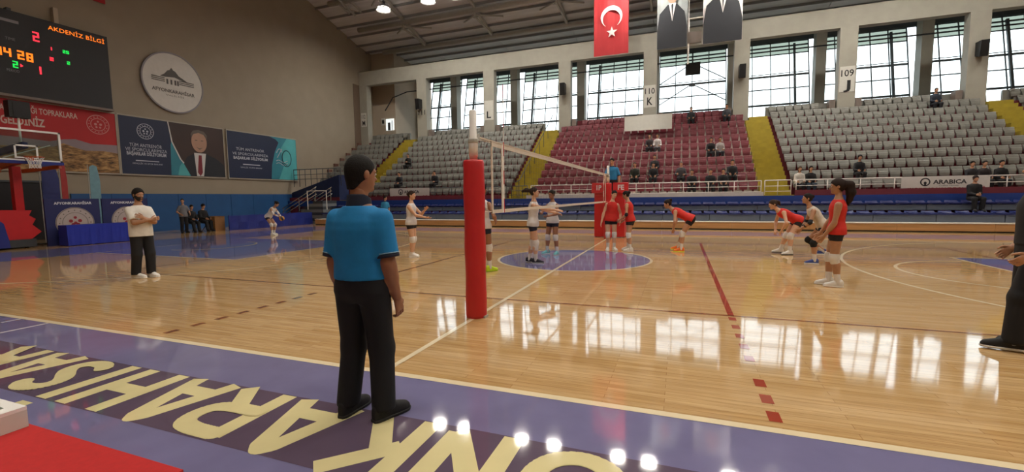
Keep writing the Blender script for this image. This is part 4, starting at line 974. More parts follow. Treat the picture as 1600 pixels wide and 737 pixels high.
# ================================================================= REFEREE STAND
rs = thing('referee_stand', (0, 6.4, 0), 'red padded referee stand behind the far net post', 'stand')
mb = MB(); mb.box(-.55, .53, 5.92, 6.02, 0.02, 1.66); mb.build('front_pad', M_red, rs)
for s, x in ((-1, -.55), (1, .47)): MB().box(x, x+.06, 6.02, 6.95, .02, 1.6).build('side_pad', M_red, rs)
for x0, x1, txt in ((-.64, -.14, '1P'), (.12, .66, 'FE')):
    MB().hexa([(x0, 5.84, 1.62), (x1, 5.84, 1.62), (x1, 5.98, 1.60), (x0, 5.98, 1.60), (x0, 5.88, 1.98), (x1, 5.88, 1.96), (x1, 5.98, 1.98), (x0, 5.98, 1.98)]).build('top_flap', M_red, rs)
    mb = MB(); lettering(mb, txt, (0, 5.83, 0), (1,0,0), (0,0,1), x0+.18, x1-.14, 1.72, 1.90, .03); mb.build('flap_lettering', M_text, rs)
MB().box(-.48, .46, 6.05, 6.9, 1.08, 1.13).build('platform', M_steel_dark, rs)
for x in (-.45, .43):
    for y in (6.08, 6.86): MB().tube([(x, y, 0), (x, y, 1.9 if y > 6.5 else 1.6)], .02, 6).build('post', M_steel_light, rs)
for z in (.3, .6, .9): MB().tube([(-.45, 6.9, z), (.43, 6.9, z)], .016, 6).build('rung', M_steel_light, rs)
MB().tube([(.43, 6.08, 1.63), (.85, 6.3, 1.63)], .02, 6).build('arm_rail', M_white, rs)
# ================================================================= NEAR LEFT TABLE
rt = thing('red_table', (.2, -10.2, 0), 'table under bright red cloth at bottom left corner', 'table')
mb = MB(); v = []; fc = []; n = 16
tx0, tx1, ty0, ty1 = -1.0, 1.075, -10.45, -9.725
mb.box(tx0, tx1, ty0, ty1, .715, .74); mb.build('table_cloth', M_redcloth, rt)
mb = MB()
per = [(tx0, ty0), (tx1, ty0), (tx1, ty1), (tx0, ty1)]
for (ax, ay), (bx2, by2) in zip(per, per[1:]+per[:1]):
    dx, dy = bx2-ax, by2-ay; L_ = math.hypot(dx, dy); nx, ny = dy/L_, -dx/L_; m_ = max(4, int(L_/.09)); v = []; fc = []
    for i in range(m_+1):
        q = i/m_; w_ = .012*math.sin(q*L_*26) if 0 < i < m_ else 0
        v += [(ax+dx*q, ay+dy*q, .735), (ax+dx*q+nx*(.012+w_), ay+dy*q+ny*(.012+w_), .25)]
    for i in range(m_): fc.append((i*2, i*2+1, i*2+3, i*2+2))
    mb.add(v, fc)
mb.build('cloth_drop', M_redcloth, rt)
for x in (tx0+.08, tx1-.08):
    for y in (ty0+.08, ty1-.08): MB().box(x-.02, x+.02, y-.02, y+.02, 0, .715).build('leg', M_steel_dark, rt)
wt = thing('white_framed_case', (-.1, -10.0, .741), 'low white framed case with grey glass lying on the red table', 'case')
cx0, cx1, cy0, cy1 = -.7, .315, -10.35, -9.735
MB().box(cx0, cx1, cy0, cy1, .741, .80).build('body', M_sign, wt)
for q in ((cx0, cx1, cy1-.035, cy1), (cx0, cx1, cy0, cy0+.035), (cx1-.05, cx1, cy0+.035, cy1-.035), (cx0, cx0+.05, cy0+.035, cy1-.035)): MB().box(*q, .80, .812).build('frame_bar', M_white, wt)
MB().box(cx0+.05, cx1-.05, cy0+.035, cy1-.035, .80, .804).build('panel', mat('grey_glass_panel', '#7c8a86', .2, .1), wt)
# ================================================================= PEOPLE
def polygonise(fn, lo, hi, h):
    lo = np.array(lo, float); hi = np.array(hi, float)
    n = np.maximum(np.ceil((hi-lo)/h).astype(int)+1, 3)
    ax = [lo[i]+h*np.arange(n[i]) for i in range(3)]
    G = np.stack(np.meshgrid(*ax, indexing='ij'), -1).reshape(-1, 3)
    v = fn(G).reshape(n).astype(np.float64)
    v[0] = v[-1] = 1; v[:, 0] = v[:, -1] = 1; v[:, :, 0] = v[:, :, -1] = 1
    s = v < 0
    c = [v[i:n[0]-1+i, j:n[1]-1+j, k:n[2]-1+k] for i in (0, 1) for j in (0, 1) for k in (0, 1)]
    off = np.array([(i, j, k) for i in (0, 1) for j in (0, 1) for k in (0, 1)], float)
    cnt = sum((q < 0).astype(np.int8) for q in c)
    act = (cnt > 0) & (cnt < 8); idx = np.argwhere(act)
    if len(idx) == 0: return np.zeros((0, 3)), np.zeros((0, 4), int)
    cv = np.stack([q[act] for q in c], -1)
    acc = np.zeros((len(idx), 3)); num = np.zeros(len(idx))
    for a in range(8):
        for b in range(a+1, 8):
            if abs(off[a]-off[b]).sum() != 1: continue
            x = (cv[:, a] < 0) != (cv[:, b] < 0)
            t = cv[x, a]/(cv[x, a]-cv[x, b])
            acc[x] += off[a]+(off[b]-off[a])*t[:, None]; num[x] += 1
    V = lo + h*(idx+acc/num[:, None])
    vid = -np.ones(act.shape, int); vid[act] = np.arange(len(idx))
    F = []
    for d in range(3):
        e, f = [q for q in range(3) if q != d]
        if d == 1: e, f = f, e
        sl0 = [slice(1, n[q]-1) for q in range(3)]; sl1 = list(sl0)
        sl0[d] = slice(0, n[d]-1); sl1[d] = slice(1, n[d])
        a_ = s[tuple(sl0)]; b_ = s[tuple(sl1)]
        for flag, rev in ((a_ & ~b_, False), (~a_ & b_, True)):
            p = np.argwhere(flag)
            if len(p) == 0: continue
            p[:, e] += 1; p[:, f] += 1
            def at(de, df):
                q = p.copy(); q[:, e] += de; q[:, f] += df
                return vid[q[:, 0], q[:, 1], q[:, 2]]
            Q = np.stack([at(-1, -1), at(0, -1), at(0, 0), at(-1, 0)], -1)
            F.append(Q[:, ::-1] if rev else Q)
    F = np.concatenate(F)
    return V, F[(F >= 0).all(1)]
def rc(P, a, b, r1, r2):
    a = np.asarray(a, float); b = np.asarray(b, float); ba = b-a; L2 = max(1e-12, ba@ba)
    t = np.clip((P-a)@ba/L2, 0, 1)
    return np.sqrt(((P-a-t[:, None]*ba)**2).sum(1)) - (r1+(r2-r1)*t)
def ell(P, c, r, B=None):
    q = P-np.asarray(c)
    if B is not None: q = q@B.T
    r = np.asarray(r); k0 = np.sqrt(((q/r)**2).sum(1)); k1 = np.sqrt(((q/r**2)**2).sum(1))+1e-9
    return k0*(k0-1)/k1
def smin(a, b, k):
    h = np.maximum(k-np.abs(a-b), 0)/k
    return np.minimum(a, b)-h*h*k*.25
def uni(ds, k):
    d = ds[0]
    for q in ds[1:]: d = smin(d, q, k)
    return d
def nrm(v): v = np.asarray(v, float); return v/(np.linalg.norm(v)+1e-9)
def ik(S_, T, l1, l2, hint):
    S_ = np.asarray(S_, float); T = np.asarray(T, float); d = T-S_; L = np.linalg.norm(d)
    if L > (l1+l2)*.995: T = S_+d/L*(l1+l2)*.995; d = T-S_; L = np.linalg.norm(d)
    u = d/L; a = (l1*l1-l2*l2+L*L)/(2*L); hgt = math.sqrt(max(0, l1*l1-a*a))
    n = np.asarray(hint, float); n = nrm(n-(n@u)*u)
    return S_+u*a+n*hgt, T
STN = {'f': ([-.20, -.08, .05, .30, .50, .68, .80, .90, .98, 1.06], [.055, .098, .100, .079, .081, .091, .090, .074, .044, .029], [.045, .066, .068, .056, .060, .067, .062, .051, .039, .030]),
       'm': ([-.20, -.08, .05, .30, .55, .70, .80, .90, .98, 1.06], [.060, .096, .098, .095, .099, .104, .100, .082, .052, .035], [.050, .068, .071, .069, .071, .072, .067, .055, .044, .036])}
SKINS = {'tan': '#b98a6c', 'fair': '#d0a386', 'brown': '#9a6a4e', 'deep': '#7d5540', 'olive': '#ad8062'}
def skin(k): return mat('skin_'+k, SKINS[k], .5, .05, 30)
M_eye = mat('eye_white', '#d9d4cf', .3, 0); M_iris = mat('dark_iris', '#20140f', .3, 0); M_lip = mat('lip', '#8f4f48', .5, 0)
M_navytext = mat('navy_number', '#26305f', .6, 0)
def cloth(name, c, rough=.8): return mat(name, c, rough, .07, 14, bump=.12, bscale=25)
class Fig: pass
def person(label, pos, yaw, H=1.70, sex='f', z0=0.0, group=None, pelvis=(0, 0, None), lean=0, side=0, twist=0, hyaw=0, hpitch=0, htilt=0,
           hands=None, elbow=None, feet=((-.1, 0, -8), (.1, 0, 8)), knee=None, palm=None, curl=.5, skin_='tan', hair=('short', '#1c1512'), tail=None, outfit=(), res=.012, detail=True, beard=None, wide=1.0, number=None, legs=True):
    F = Fig(); s = H/1.70
    T = thing('person', (pos[0], pos[1], z0), label, 'person', group, rz=math.radians(yaw-90))
    pz = pelvis[2] if pelvis[2] is not None else .525*H
    Pv = np.array([pelvis[0], pelvis[1], pz]); L = (.306 if sex == 'm' else .30)*H
    la, sa, ta = math.radians(lean), math.radians(side), math.radians(twist)
    up = nrm([math.sin(sa), math.sin(la)*math.cos(sa), math.cos(la)*math.cos(sa)])
    fw0 = np.array([-math.sin(ta), math.cos(ta), 0]); rt = nrm(np.cross(fw0, up)); fw = np.cross(up, rt)
    N = Pv+up*L
    shw = (.095 if sex == 'm' else .089)*H*wide
    St = N-up*.052*H
    Sh = [St-rt*shw, St+rt*shw]
    prt = nrm([math.cos(ta*.3), math.sin(ta*.3), 0])
    Hp = [Pv-prt*.050*H-np.array([0, 0, .02*H]), Pv+prt*.050*H-np.array([0, 0, .02*H])]
    hy, hp_, ht = math.radians(hyaw), math.radians(hpitch), math.radians(htilt)
    hf = np.array([-math.sin(hy)*math.cos(hp_), math.cos(hy)*math.cos(hp_), -math.sin(hp_)])
    hr = nrm(np.cross(hf, [0, 0, 1])); hu = np.cross(hr, hf); hr, hu = hr*math.cos(ht)-hu*math.sin(ht), hu*math.cos(ht)+hr*math.sin(ht)
    HB = np.stack([hr, hf, hu])                # rows: local axes of the head
    nd = nrm(.55*up+.45*hu); Hc = N+nd*.072*H+hu*.043*H+hf*.012*H
    hs = H/1.70*(1.0 if sex == 'm' else .97)
    ua, fa = .168*H, .146*H
    hands = hands or ((-shw-.06*s, .03, pz-.06*H), (shw+.06*s, .03, pz-.06*H))
    elbow = elbow or ((-.5, -1, 0), (.5, -1, 0)); knee = knee or ((-.1, 1, 0), (.1, 1, 0))
    El, Wr = zip(*[ik(Sh[i], hands[i], ua, fa, elbow[i]) for i in (0, 1)])
    th, sh_ = .232*H, .224*H
    An = [np.array([f[0], f[1], .052*H+(f[3] if len(f) > 3 else 0)]) for f in feet]
    Kn, An = zip(*[ik(Hp[i], An[i], th, sh_, knee[i]) for i in (0, 1)])
    ts, tw_, td = STN[sex]; ts = np.array(ts)*L; tw_ = np.array(tw_)*H*wide; td = np.array(td)*H*(wide*.5+.5)
    def loft(P, off=0.0, zlo=None, zhi=None, skirt=None):
        q = P-Pv; z = q@up; x = q@rt; y = q@fw; zz = z if skirt is None else np.maximum(z, skirt*L)
        a = np.interp(zz, ts, tw_)+off; b = np.interp(zz, ts, td)+off
        k = np.sqrt((x/a)**2+(y/b)**2)
        d = (k-1)*np.minimum(a, b)
        lo_ = ts[0] if zlo is None else zlo*L; hi_ = ts[-1] if zhi is None else zhi*L
        return np.maximum(np.maximum(d, z-hi_), lo_-z)
    rA = (.030*H, .025*H, .0175*H) if sex == 'm' else (.0255*H, .0215*H, .0155*H)
    rL = (.054*H, .034*H, .024*H) if sex == 'm' else (.052*H, .033*H, .0225*H)
    def arm(P, i, off=0.0, t0=0.0, t1=2.0, flare=0.0):
        ds = []
        if t0 < 1:
            e_ = min(1, t1); a = Sh[i]+(El[i]-Sh[i])*t0; b = Sh[i]+(El[i]-Sh[i])*e_
            ds.append(rc(P, a, b, rA[0]+(rA[1]-rA[0])*t0+off, rA[0]+(rA[1]-rA[0])*e_+off+flare))
        if t1 > 1:
            b0 = max(0, t0-1); e_ = min(1, t1-1); a = El[i]+(Wr[i]-El[i])*b0; b = El[i]+(Wr[i]-El[i])*e_
            ds.append(rc(P, a, b, rA[1]+(rA[2]-rA[1])*b0+off, rA[1]+(rA[2]-rA[1])*e_+off+(flare if t1 > 1.5 else 0)))
            if off < .004 and b0 == 0: ds.append(rc(P, El[i]+(Wr[i]-El[i])*.15, El[i]+(Wr[i]-El[i])*.4, rA[1]*1.06, rA[1]*.98))
        return uni(ds, .02*s)
    def leg(P, i, off=0.0, t0=0.0, t1=2.0, off2=None):
        off2 = off if off2 is None else off2; ds = []
        if t0 < 1:
            e_ = min(1, t1); a = Hp[i]+(Kn[i]-Hp[i])*t0; b = Hp[i]+(Kn[i]-Hp[i])*e_
            ds.append(rc(P, a, b, rL[0]+(rL[1]-rL[0])*t0+off, rL[0]+(rL[1]-rL[0])*e_+off+(off2-off)*e_*.5))
        if t1 > 1:
            b0 = max(0, t0-1); e_ = min(1, t1-1); a = Kn[i]+(An[i]-Kn[i])*b0; b = Kn[i]+(An[i]-Kn[i])*e_
            ds.append(rc(P, a, b, rL[1]+(rL[2]-rL[1])*b0+(off+off2)/2, rL[1]+(rL[2]-rL[1])*e_+off2))
            if off < .006 and b0 == 0:
                bk = nrm(np.cross(np.cross(An[i]-Kn[i], fw0), An[i]-Kn[i]))*-1
                c_ = Kn[i]+(An[i]-Kn[i])*.30+fw0*(-.010*H); c2 = Kn[i]+(An[i]-Kn[i])*.55+fw0*(-.004*H)
                ds.append(rc(P, c_, c2, .033*H+off, .024*H+off))
        return uni(ds, .03*s)
    k_ = .035*s
    def headsd(P):
        q = (P-Hc)@HB.T/hs
        d = ell(q, (0, -.008, .022), (.076, .095, .098))
        d = smin(d, ell(q, (0, .030, -.052), (.053, .055, .062)), .035)
        d = smin(d, rc(q, (0, .078, .004), (0, .100, -.026), .009, .013), .014)          # nose
        d = smin(d, ell(q, (0, .076, .022), (.052, .016, .010)), .014)                   # brow
        d = smin(d, ell(q, (0, .078, -.058), (.024, .013, .008)), .010)                  # lips
        d = smin(d, ell(q, (0, .070, -.092), (.020, .018, .016)), .018)                  # chin
        for sx in (-1, 1):
            d = np.maximum(d, -(ell(q, (sx*.031, .097, .004), (.017, .014, .010))))      # eye sockets
            d = smin(d, ell(q, (sx*.079, -.008, -.004), (.009, .018, .031)), .008)       # ears
        nb = (N-Hc)@HB.T/hs
        d = smin(d, rc(q, nb-(up@HB.T)*.03, (0, -.012, -.045), .054 if sex == 'm' else .044, .050 if sex == 'm' else .042), .03)
        return d*hs
    def body(P):
        ds = [loft(P)]
        for i in (0, 1): ds.append(arm(P, i))
        d = uni(ds, k_)
        dl = uni([leg(P, 0), leg(P, 1)], .012*s)
        d = smin(d, dl, .04*s)
        d = smin(d, rc(P, N-up*.03*H, N+nd*.05*H, .036*H if sex == 'm' else .030*H, (.031 if sex == 'm' else .026)*H), .03*s)
        return d
    def bound(pts, m):
        q = np.array(pts); return q.min(0)-m, q.max(0)+m
    Vs, Fs = [], []; base = 0
    def push(v, f):
        nonlocal base
        Vs.append(v); Fs.append(f+base); base += len(v)
    lo, hi = bound([Pv, N, *Sh, *El, *Wr, *Kn, *An, *Hp], .10*H); lo[2] = max(lo[2], .03)
    push(*polygonise(body, lo, hi, res))
    rr = .165*hs; push(*polygonise(headsd, np.minimum(Hc-rr, N-.05), np.maximum(Hc+rr, N), .0075 if detail else .012))
    # hands
    grips = []
    for i in (0, 1):
        sg = -1 if i == 0 else 1
        d = nrm(Wr[i]-El[i]); pn = np.array((palm[i] if palm and palm[i] is not None else (-sg, .25, 0)), float); pn = nrm(pn-(pn@d)*d)
        sd = nrm(np.cross(d, pn))*(1 if i == 1 else -1)          # towards the thumb
        cu = curl[i] if isinstance(curl, (tuple, list)) else curl
        hsz = H/1.75*(1.0 if sex == 'm' else .93)
        def hand(P, d=d, pn=pn, sd=sd, W_=Wr[i], cu=cu, hsz=hsz):
            ds = [rc(P, W_-d*.03, W_+d*.015, rA[2], .021*hsz)]
            for o_ in (-.028, -.010, .010, .027): ds.append(rc(P, W_+d*.012+sd*o_*.6*hsz, W_+d*.085*hsz+sd*o_*hsz, .0135*hsz, .0115*hsz))
            D = uni(ds, .018*hsz)
            for o_, ln in ((-.030, .80), (-.0105, .95), (.0105, 1.0), (.030, .92)):
                p = W_+d*.085*hsz+sd*o_*hsz; a_ = cu*.35; r_ = .0092*hsz
                for sl, da in ((.043, .55), (.026, .75), (.020, .45)):
                    v_ = nrm(d*math.cos(a_)+pn*math.sin(a_)+sd*(o_*2.2)*(1-cu*.6)); q = p+v_*sl*ln*hsz
                    D = smin(D, rc(P, p, q, r_, r_*.9), .004); p = q; a_ += da*cu*1.5; r_ *= .93
            p = W_+d*.022*hsz+sd*.026*hsz
            for sl, v_, r_ in ((.036, d*.72+sd*.62+pn*.25, .0125), (.030, d*.85+sd*.38+pn*.40*(.5+cu), .0105), (.024, d*.9+sd*.1+pn*.5*(.5+cu), .009)):
                q = p+nrm(v_)*sl*hsz; D = smin(D, rc(P, p, q, r_*hsz, r_*.92*hsz), .008); p = q
            return D
        c = Wr[i]+d*.075*hsz; push(*polygonise(hand, c-.125*hsz, c+.125*hsz, .0055 if res < .0115 else .0068))
        grips.append((Wr[i], d, pn, sd))
    sk = skin(skin_)
    raw_obj('body', np.concatenate(Vs), np.concatenate(Fs), sk, T)
    def part(name, fn, pts, m, material, h=None, parent=T, lab=None):
        lo, hi = bound(pts, m); v, f = polygonise(fn, lo, hi, h or res)
        if len(v) == 0: return None
        o = raw_obj(name, v, f, material, parent); tag(o, lab); return o
    # face
    def hw(q): return Hc+(np.asarray(q)*hs)@HB
    def blob(name, c, r, m):
        mb = MB(); n = 8; prof = [(math.sin(PI*i/6), -math.cos(PI*i/6)) for i in range(7)]; v = []; f = []
        for (a, z) in prof:
            for k in range(n): v.append(hw((c[0]+r[0]*a*math.cos(2*PI*k/n), c[1]+r[1]*a*math.sin(2*PI*k/n), c[2]+r[2]*z)))
        for i in range(6):
            for k in range(n): f.append((i*n+k, i*n+(k+1) % n, (i+1)*n+(k+1) % n, (i+1)*n+k))
        mb.add(v, f); return mb.build(name, m, T, True, False)
    if detail:
        for sx in (-1, 1):
            blob('eye', (sx*.031, .080, .004), (.013, .010, .008), M_eye); blob('iris', (sx*.031, .088, .004), (.0055, .004, .0055), M_iris)
            blob('eyebrow', (sx*.033, .088, .024), (.018, .006, .0035), mat('hair_'+hair[1].lstrip('#'), hair[1], .75, .18, 60, spec=.25, bump=.4, bscale=120))
        blob('mouth', (0, .089, -.058), (.021, .006, .005), M_lip)
    # hair
    hm = mat('hair_'+hair[1].lstrip('#'), hair[1], .75, .18, 60, spec=.25, bump=.4, bscale=120)
    hst = hair[0]; thick = {'short': .006, 'crop': .003, 'thick': .016, 'tied': .007, 'long': .012, 'hood': .02, 'cap': .008}[hst]
    def hairsd(P):
        q = (P-Hc)@HB.T/hs
        d = ell(q, (0, -.010, .024), (.076+thick, .095+thick, .099+thick*1.3))
        cut = .73*(q[:, 1]-.078)-.684*(q[:, 2]-(.058 if hst != 'cap' else .03))
        d = np.maximum(d, cut)
        if hst in ('short', 'crop', 'thick'): d = smin(d, rc(q, (0, -.052, -.03), (0, -.050, -.085), .052, .046), .02) if sex == 'm' else d; d = np.maximum(d, cut); d = np.maximum(d, -(q[:, 2]+.100)); d = np.maximum(d, -ell(q, (-.085, .0, -.012), (.02, .026, .036))); d = np.maximum(d, -ell(q, (.085, .0, -.012), (.02, .026, .036)))
        if hst == 'tied': d = np.maximum(d, -(q[:, 2]+.075))
        if tail is not None:
            for (a, b, r1, r2) in tail: d = smin(d, rc(q, a, b, r1, r2), .02)
        if hst == 'long':
            d = smin(d, rc(q, (0, -.07, .0), (0, -.085, -.22), .075, .06), .05)
            d = np.maximum(d, np.maximum(q[:, 1]-.03, -.05-q[:, 2]) if False else d)
        return d*hs
    pts = [hw(p) for p in ((-.11, -.13, -.13), (.11, .11, .15))]
    ext = [hw(b) for (_, b, _, _) in tail] if tail else []
    if hst == 'long': ext.append(hw((0, -.09, -.26)))
    part('hair', hairsd, [Hc]+ext, .165*hs if not ext else .155*hs, hm, .0075 if detail else .013)
    if beard:
        def bsd(P):
            q = (P-Hc)@HB.T/hs
            d = smin(ell(q, (0, .030, -.056), (.060, .062, .066)), ell(q, (0, .0, -.02), (.081, .06, .055)), .03)
            cut = np.maximum(q[:, 2]+.030-.75*np.abs(q[:, 0]), -(q[:, 1]+.012))
            d = np.maximum(d, cut); d = np.maximum(d, -ell(q, (0, .09, -.058), (.02, .02, .006)))
            return d*hs
        part('beard', bsd, [Hc], .15*hs, mat('beard_'+beard.lstrip('#'), beard, .6, .15, 60), .0075)
    clo = [Pv, N, *Sh]
    fine = min(res, .011) if detail else res
    sdf_top = None
    for it in outfit:
        kd, c = it[0], it[1]; m = cloth('cloth_%s_%s' % (kd, c.lstrip('#')), c); lab = it[2] if len(it) > 2 else None
        if kd == 'jersey':
            def fn(P):
                d = loft(P, np.clip(.024-.014*((P-Pv)@up/L)/.35, .010, .024)*s, -.10, .99, .02)
                for i in (0, 1):
                    d = np.maximum(d, -rc(P, Sh[i]+(rt*(1 if i else -1))*.028*H-up*.01*H, Sh[i]+(rt*(1 if i else -1))*.10*H, .034*H, .05*H)) if i > 2 else d
                return d
            def fn2(P, fn=fn): return np.maximum(fn(P), np.maximum((P-Pv)@up-.985*L, -.10*L-(P-Pv)@up))
            sdf_top = fn2; part('jersey', fn2, clo, .10*H, m, fine, lab=lab)
            if len(it) > 3:
                def trim(P): return np.maximum(loft(P, .0135*s, -.10, -.055), -loft(P, .004*s, -.12, 0))
                part('hem_trim', trim, [Pv], .13*H, cloth('cloth_trim_'+it[3].lstrip('#'), it[3]), fine)
        if kd in ('polo', 'tshirt'):
            lo_t = .09 if kd == 'polo' else -.16; og = .018 if kd == 'polo' else .030
            def fn(P):
                d = loft(P, (np.clip(og-(og-.016)*((P-Pv)@up/L-.3)/.4, .016, og))*s, lo_t, 1.0, .06)
                d = smin(d, uni([np.maximum(arm(P, i, .016*s, 0, .80, .012*s), ((P-(Sh[i]+(El[i]-Sh[i])*.80))@nrm(El[i]-Sh[i]))) for i in (0, 1)], .01), .045*s)
                return np.maximum(d, np.maximum((P-Pv)@up-.99*L, lo_t*L-(P-Pv)@up))
            sdf_top = fn; part('shirt', fn, clo+list(El), .09*H, m, fine, lab=lab)
            if len(it) > 3:
                tm = cloth('cloth_trim_'+it[3].lstrip('#'), it[3])
                def col(P): return np.maximum(rc(P, N-up*.02*H, N+nd*.050*H, .050*H, .0405*H), np.maximum(-(P-N)@nd-.022*H, (P-N)@nd-.034*H+.35*np.maximum((P-N)@fw, -.03)))
                part('collar', col, [N], .08*H, tm, .008)
                for i in (0, 1):
                    ud = nrm(El[i]-Sh[i]); c0 = Sh[i]+(El[i]-Sh[i])*.80
                    def cuff(P, ud=ud, c0=c0, i=i):
                        t_ = (P-c0)@ud
                        return np.maximum(arm(P, i, .020*s, 0, .9, .012*s), np.maximum(-t_-.002, t_-.022*s))
                    part('sleeve_cuff', cuff, [c0], .07*H, tm, .008)
                    def pip(P, ud=ud, c0=c0, i=i):
                        t_ = (P-c0)@ud
                        return np.maximum(arm(P, i, .0225*s, 0, .9, .012*s), np.maximum(-t_-.010, t_+.003))
                    if res < .0115: part('sleeve_piping', pip, [c0], .07*H, cloth('cloth_piping', '#8fb6cc'), .006)
        if kd == 'jacket':
            def fn(P):
                d = loft(P, .026*s, -.14, 1.02, .04)
                d = smin(d, uni([arm(P, i, .017*s, 0, 1.92) for i in (0, 1)], .012), .04*s)
                return np.maximum(d, np.maximum((P-Pv)@up-1.02*L, -.14*L-(P-Pv)@up))
            part('jacket', fn, clo+list(El)+list(Wr), .09*H, m, res, lab=lab)
        if kd == 'shorts':
            def fn(P):
                d = smin(loft(P, .009*s, None, .16), uni([np.maximum(leg(P, i, .008*s, 0, .30), (P-(Hp[i]+(Kn[i]-Hp[i])*.30))@nrm(Kn[i]-Hp[i])) for i in (0, 1)], .012), .035*s)
                return np.maximum(d, (P-Pv)@up-.14*L)
            part('shorts', fn, [Pv, *Hp, *[Hp[i]+(Kn[i]-Hp[i])*.35 for i in (0, 1)]], .09*H, m, fine, lab=lab)
        if kd == 'trousers':
            def fn(P):
                d = smin(loft(P, .010*s, None, .18), uni([leg(P, i, .013*s, 0, 2, .036*s if sex == 'm' else .030*s) for i in (0, 1)], .012), .03*s)
                d = np.maximum(d, (P-Pv)@up-.13*L)
                return np.maximum(d, .055*H*.75-P[:, 2]) if z0 == 0 else d
            part('trousers', fn, [Pv, *Hp, *Kn, *An], .09*H, m, fine, lab=lab)
        if kd in ('kneepads', 'kneepads_long'):
            for i in (0, 1):
                ln = .055*H if kd == 'kneepads' else .10*H
                a_ = Kn[i]+nrm(Hp[i]-Kn[i])*.040*H; b_ = Kn[i]+nrm(An[i]-Kn[i])*ln
                def fn(P, i=i, a_=a_, b_=b_):
                    d = smin(leg(P, i, .010*s), rc(P, Kn[i]+fw0*.012*H+nrm(Hp[i]-Kn[i])*.015*H, Kn[i]+fw0*.012*H+nrm(An[i]-Kn[i])*.02*H, .033*H, .031*H), .01)
                    return np.maximum(d, np.maximum((P-a_)@nrm(a_-Kn[i]), (P-b_)@nrm(b_-Kn[i])))
                part('knee_pad', fn, [Kn[i]], .12*H, m, .010, lab=lab)
        if kd == 'socks':
            for i in (0, 1):
                hgt = it[3] if len(it) > 3 else .09
                a_ = An[i]+nrm(Kn[i]-An[i])*hgt*H
                def fn(P, i=i, a_=a_): return np.maximum(rc(P, An[i]-np.array([0, 0, .02]), a_+nrm(Kn[i]-An[i])*.03, rL[2]+.005, rL[2]+.008), (P-a_)@nrm(Kn[i]-An[i]))
                part('sock', fn, [An[i], a_], .06*H, m, .009, lab=lab)
        if kd == 'shoes':
            sole_c = it[3] if len(it) > 3 else '#e8e6e2'; ms = cloth('sole_'+sole_c.lstrip('#'), sole_c, .6)
            for i in (0, 1):
                ty = math.radians(feet[i][2]); fd = np.array([math.sin(ty), math.cos(ty), 0]); fs = np.array([fd[1], -fd[0], 0]); A0 = np.array([An[i][0], An[i][1], An[i][2]-.052*H])
                sc_ = H/1.72*(1.0 if sex == 'm' else .95)*(1.05)
                fx = np.array([-.080, -.060, -.02, .03, .09, .14, .175, .195])*sc_; fwd = np.array([.020, .034, .038, .038, .045, .047, .038, .014])*sc_; fht = np.array([.092, .122, .138, .118, .086, .070, .058, .036])*sc_
                def shoe(P, A0=A0, fd=fd, fs=fs, fx=fx, fwd=fwd, fht=fht, grow=0, cap=None):
                    q = P-A0; f_ = q@fd; l_ = q@fs; z_ = q[:, 2]
                    w__ = np.interp(f_, fx, fwd)+grow; hh = np.interp(f_, fx, fht)
                    d = ((np.abs(l_/w__)**2.6+np.abs((z_-hh*.45)/(hh*.55))**2.6)**(1/2.6)-1)*np.minimum(w__, hh*.5)
                    d = np.maximum(d, np.maximum(fx[0]-f_-grow, f_-fx[-1]-grow)); d = np.maximum(d, -z_)
                    if cap is not None:
                        d = np.maximum(((np.abs(l_/w__)-1)*w__), np.maximum(fx[0]-f_-grow, f_-fx[-1]-grow)); d = np.maximum(d, np.maximum(-z_, z_-cap))
                    return d
                c0 = A0+fd*.06
                so = part('shoe', shoe, [A0-fd*.09, A0+fd*.21, A0+np.array([0, 0, .12])], .06, m, .008 if detail else .014, lab=lab)
                if so is not None:
                    so2 = part('sole', lambda P, sh=shoe: sh(P, grow=.004, cap=.024), [A0-fd*.09, A0+fd*.21], .06, ms, .008 if detail else .014, parent=so)
        if kd == 'sleeves':
            for i in it[3] if len(it) > 3 else (0, 1):
                t0, t1 = it[4] if len(it) > 4 else (.55, 1.85)
                part('arm_sleeve', lambda P, i=i: arm(P, i, .006*s, t0, t1), [Sh[i], El[i], Wr[i]], .05*H, m, .010, lab=lab)
        if kd == 'lanyard':
            pass
    if number and sdf_top is not None:
        txt, col_, hgt, zc, sgn = number; v, f = text_geo(txt, .03); a0, a1 = v[:, 0].min(), v[:, 0].max(); wd = hgt*.62*len(txt)
        X = ((v[:, 0]-a0)/(a1-a0)-.5)*wd*(1 if sgn < 0 else -1); Zz = zc*L+(v[:, 1]/.73-.5)*hgt
        # subdivide is not needed: the lettering is pulled on to the cloth vertex by vertex
        P = Pv+np.outer(X, rt)*1.0+np.outer(Zz, up)+fw*sgn*.35
        for _ in range(24): P = P-fw*sgn*np.clip(sdf_top(P)-.006, -.02, .03)[:, None]
        MB().add(P, f).build('jersey_number', mat('number_'+col_.lstrip('#'), col_, .6, 0), T, False, False)
    F.T, F.Pv, F.N, F.Sh, F.Wr, F.Kn, F.An, F.Hc = T, Pv, N, Sh, Wr, Kn, An, Hc; F.grips = grips; F.hw = hw
    return F
def bun(p=(0, -.10, .06), r=.04): return [((0, -.08, .04), p, .035, r)]
PT = lambda *pts: [(pts[i][:3], pts[i+1][:3], pts[i][3], pts[i+1][3]) for i in range(len(pts)-1)]
DKHAIR, BRHAIR = '#17120f', '#2e1d16'
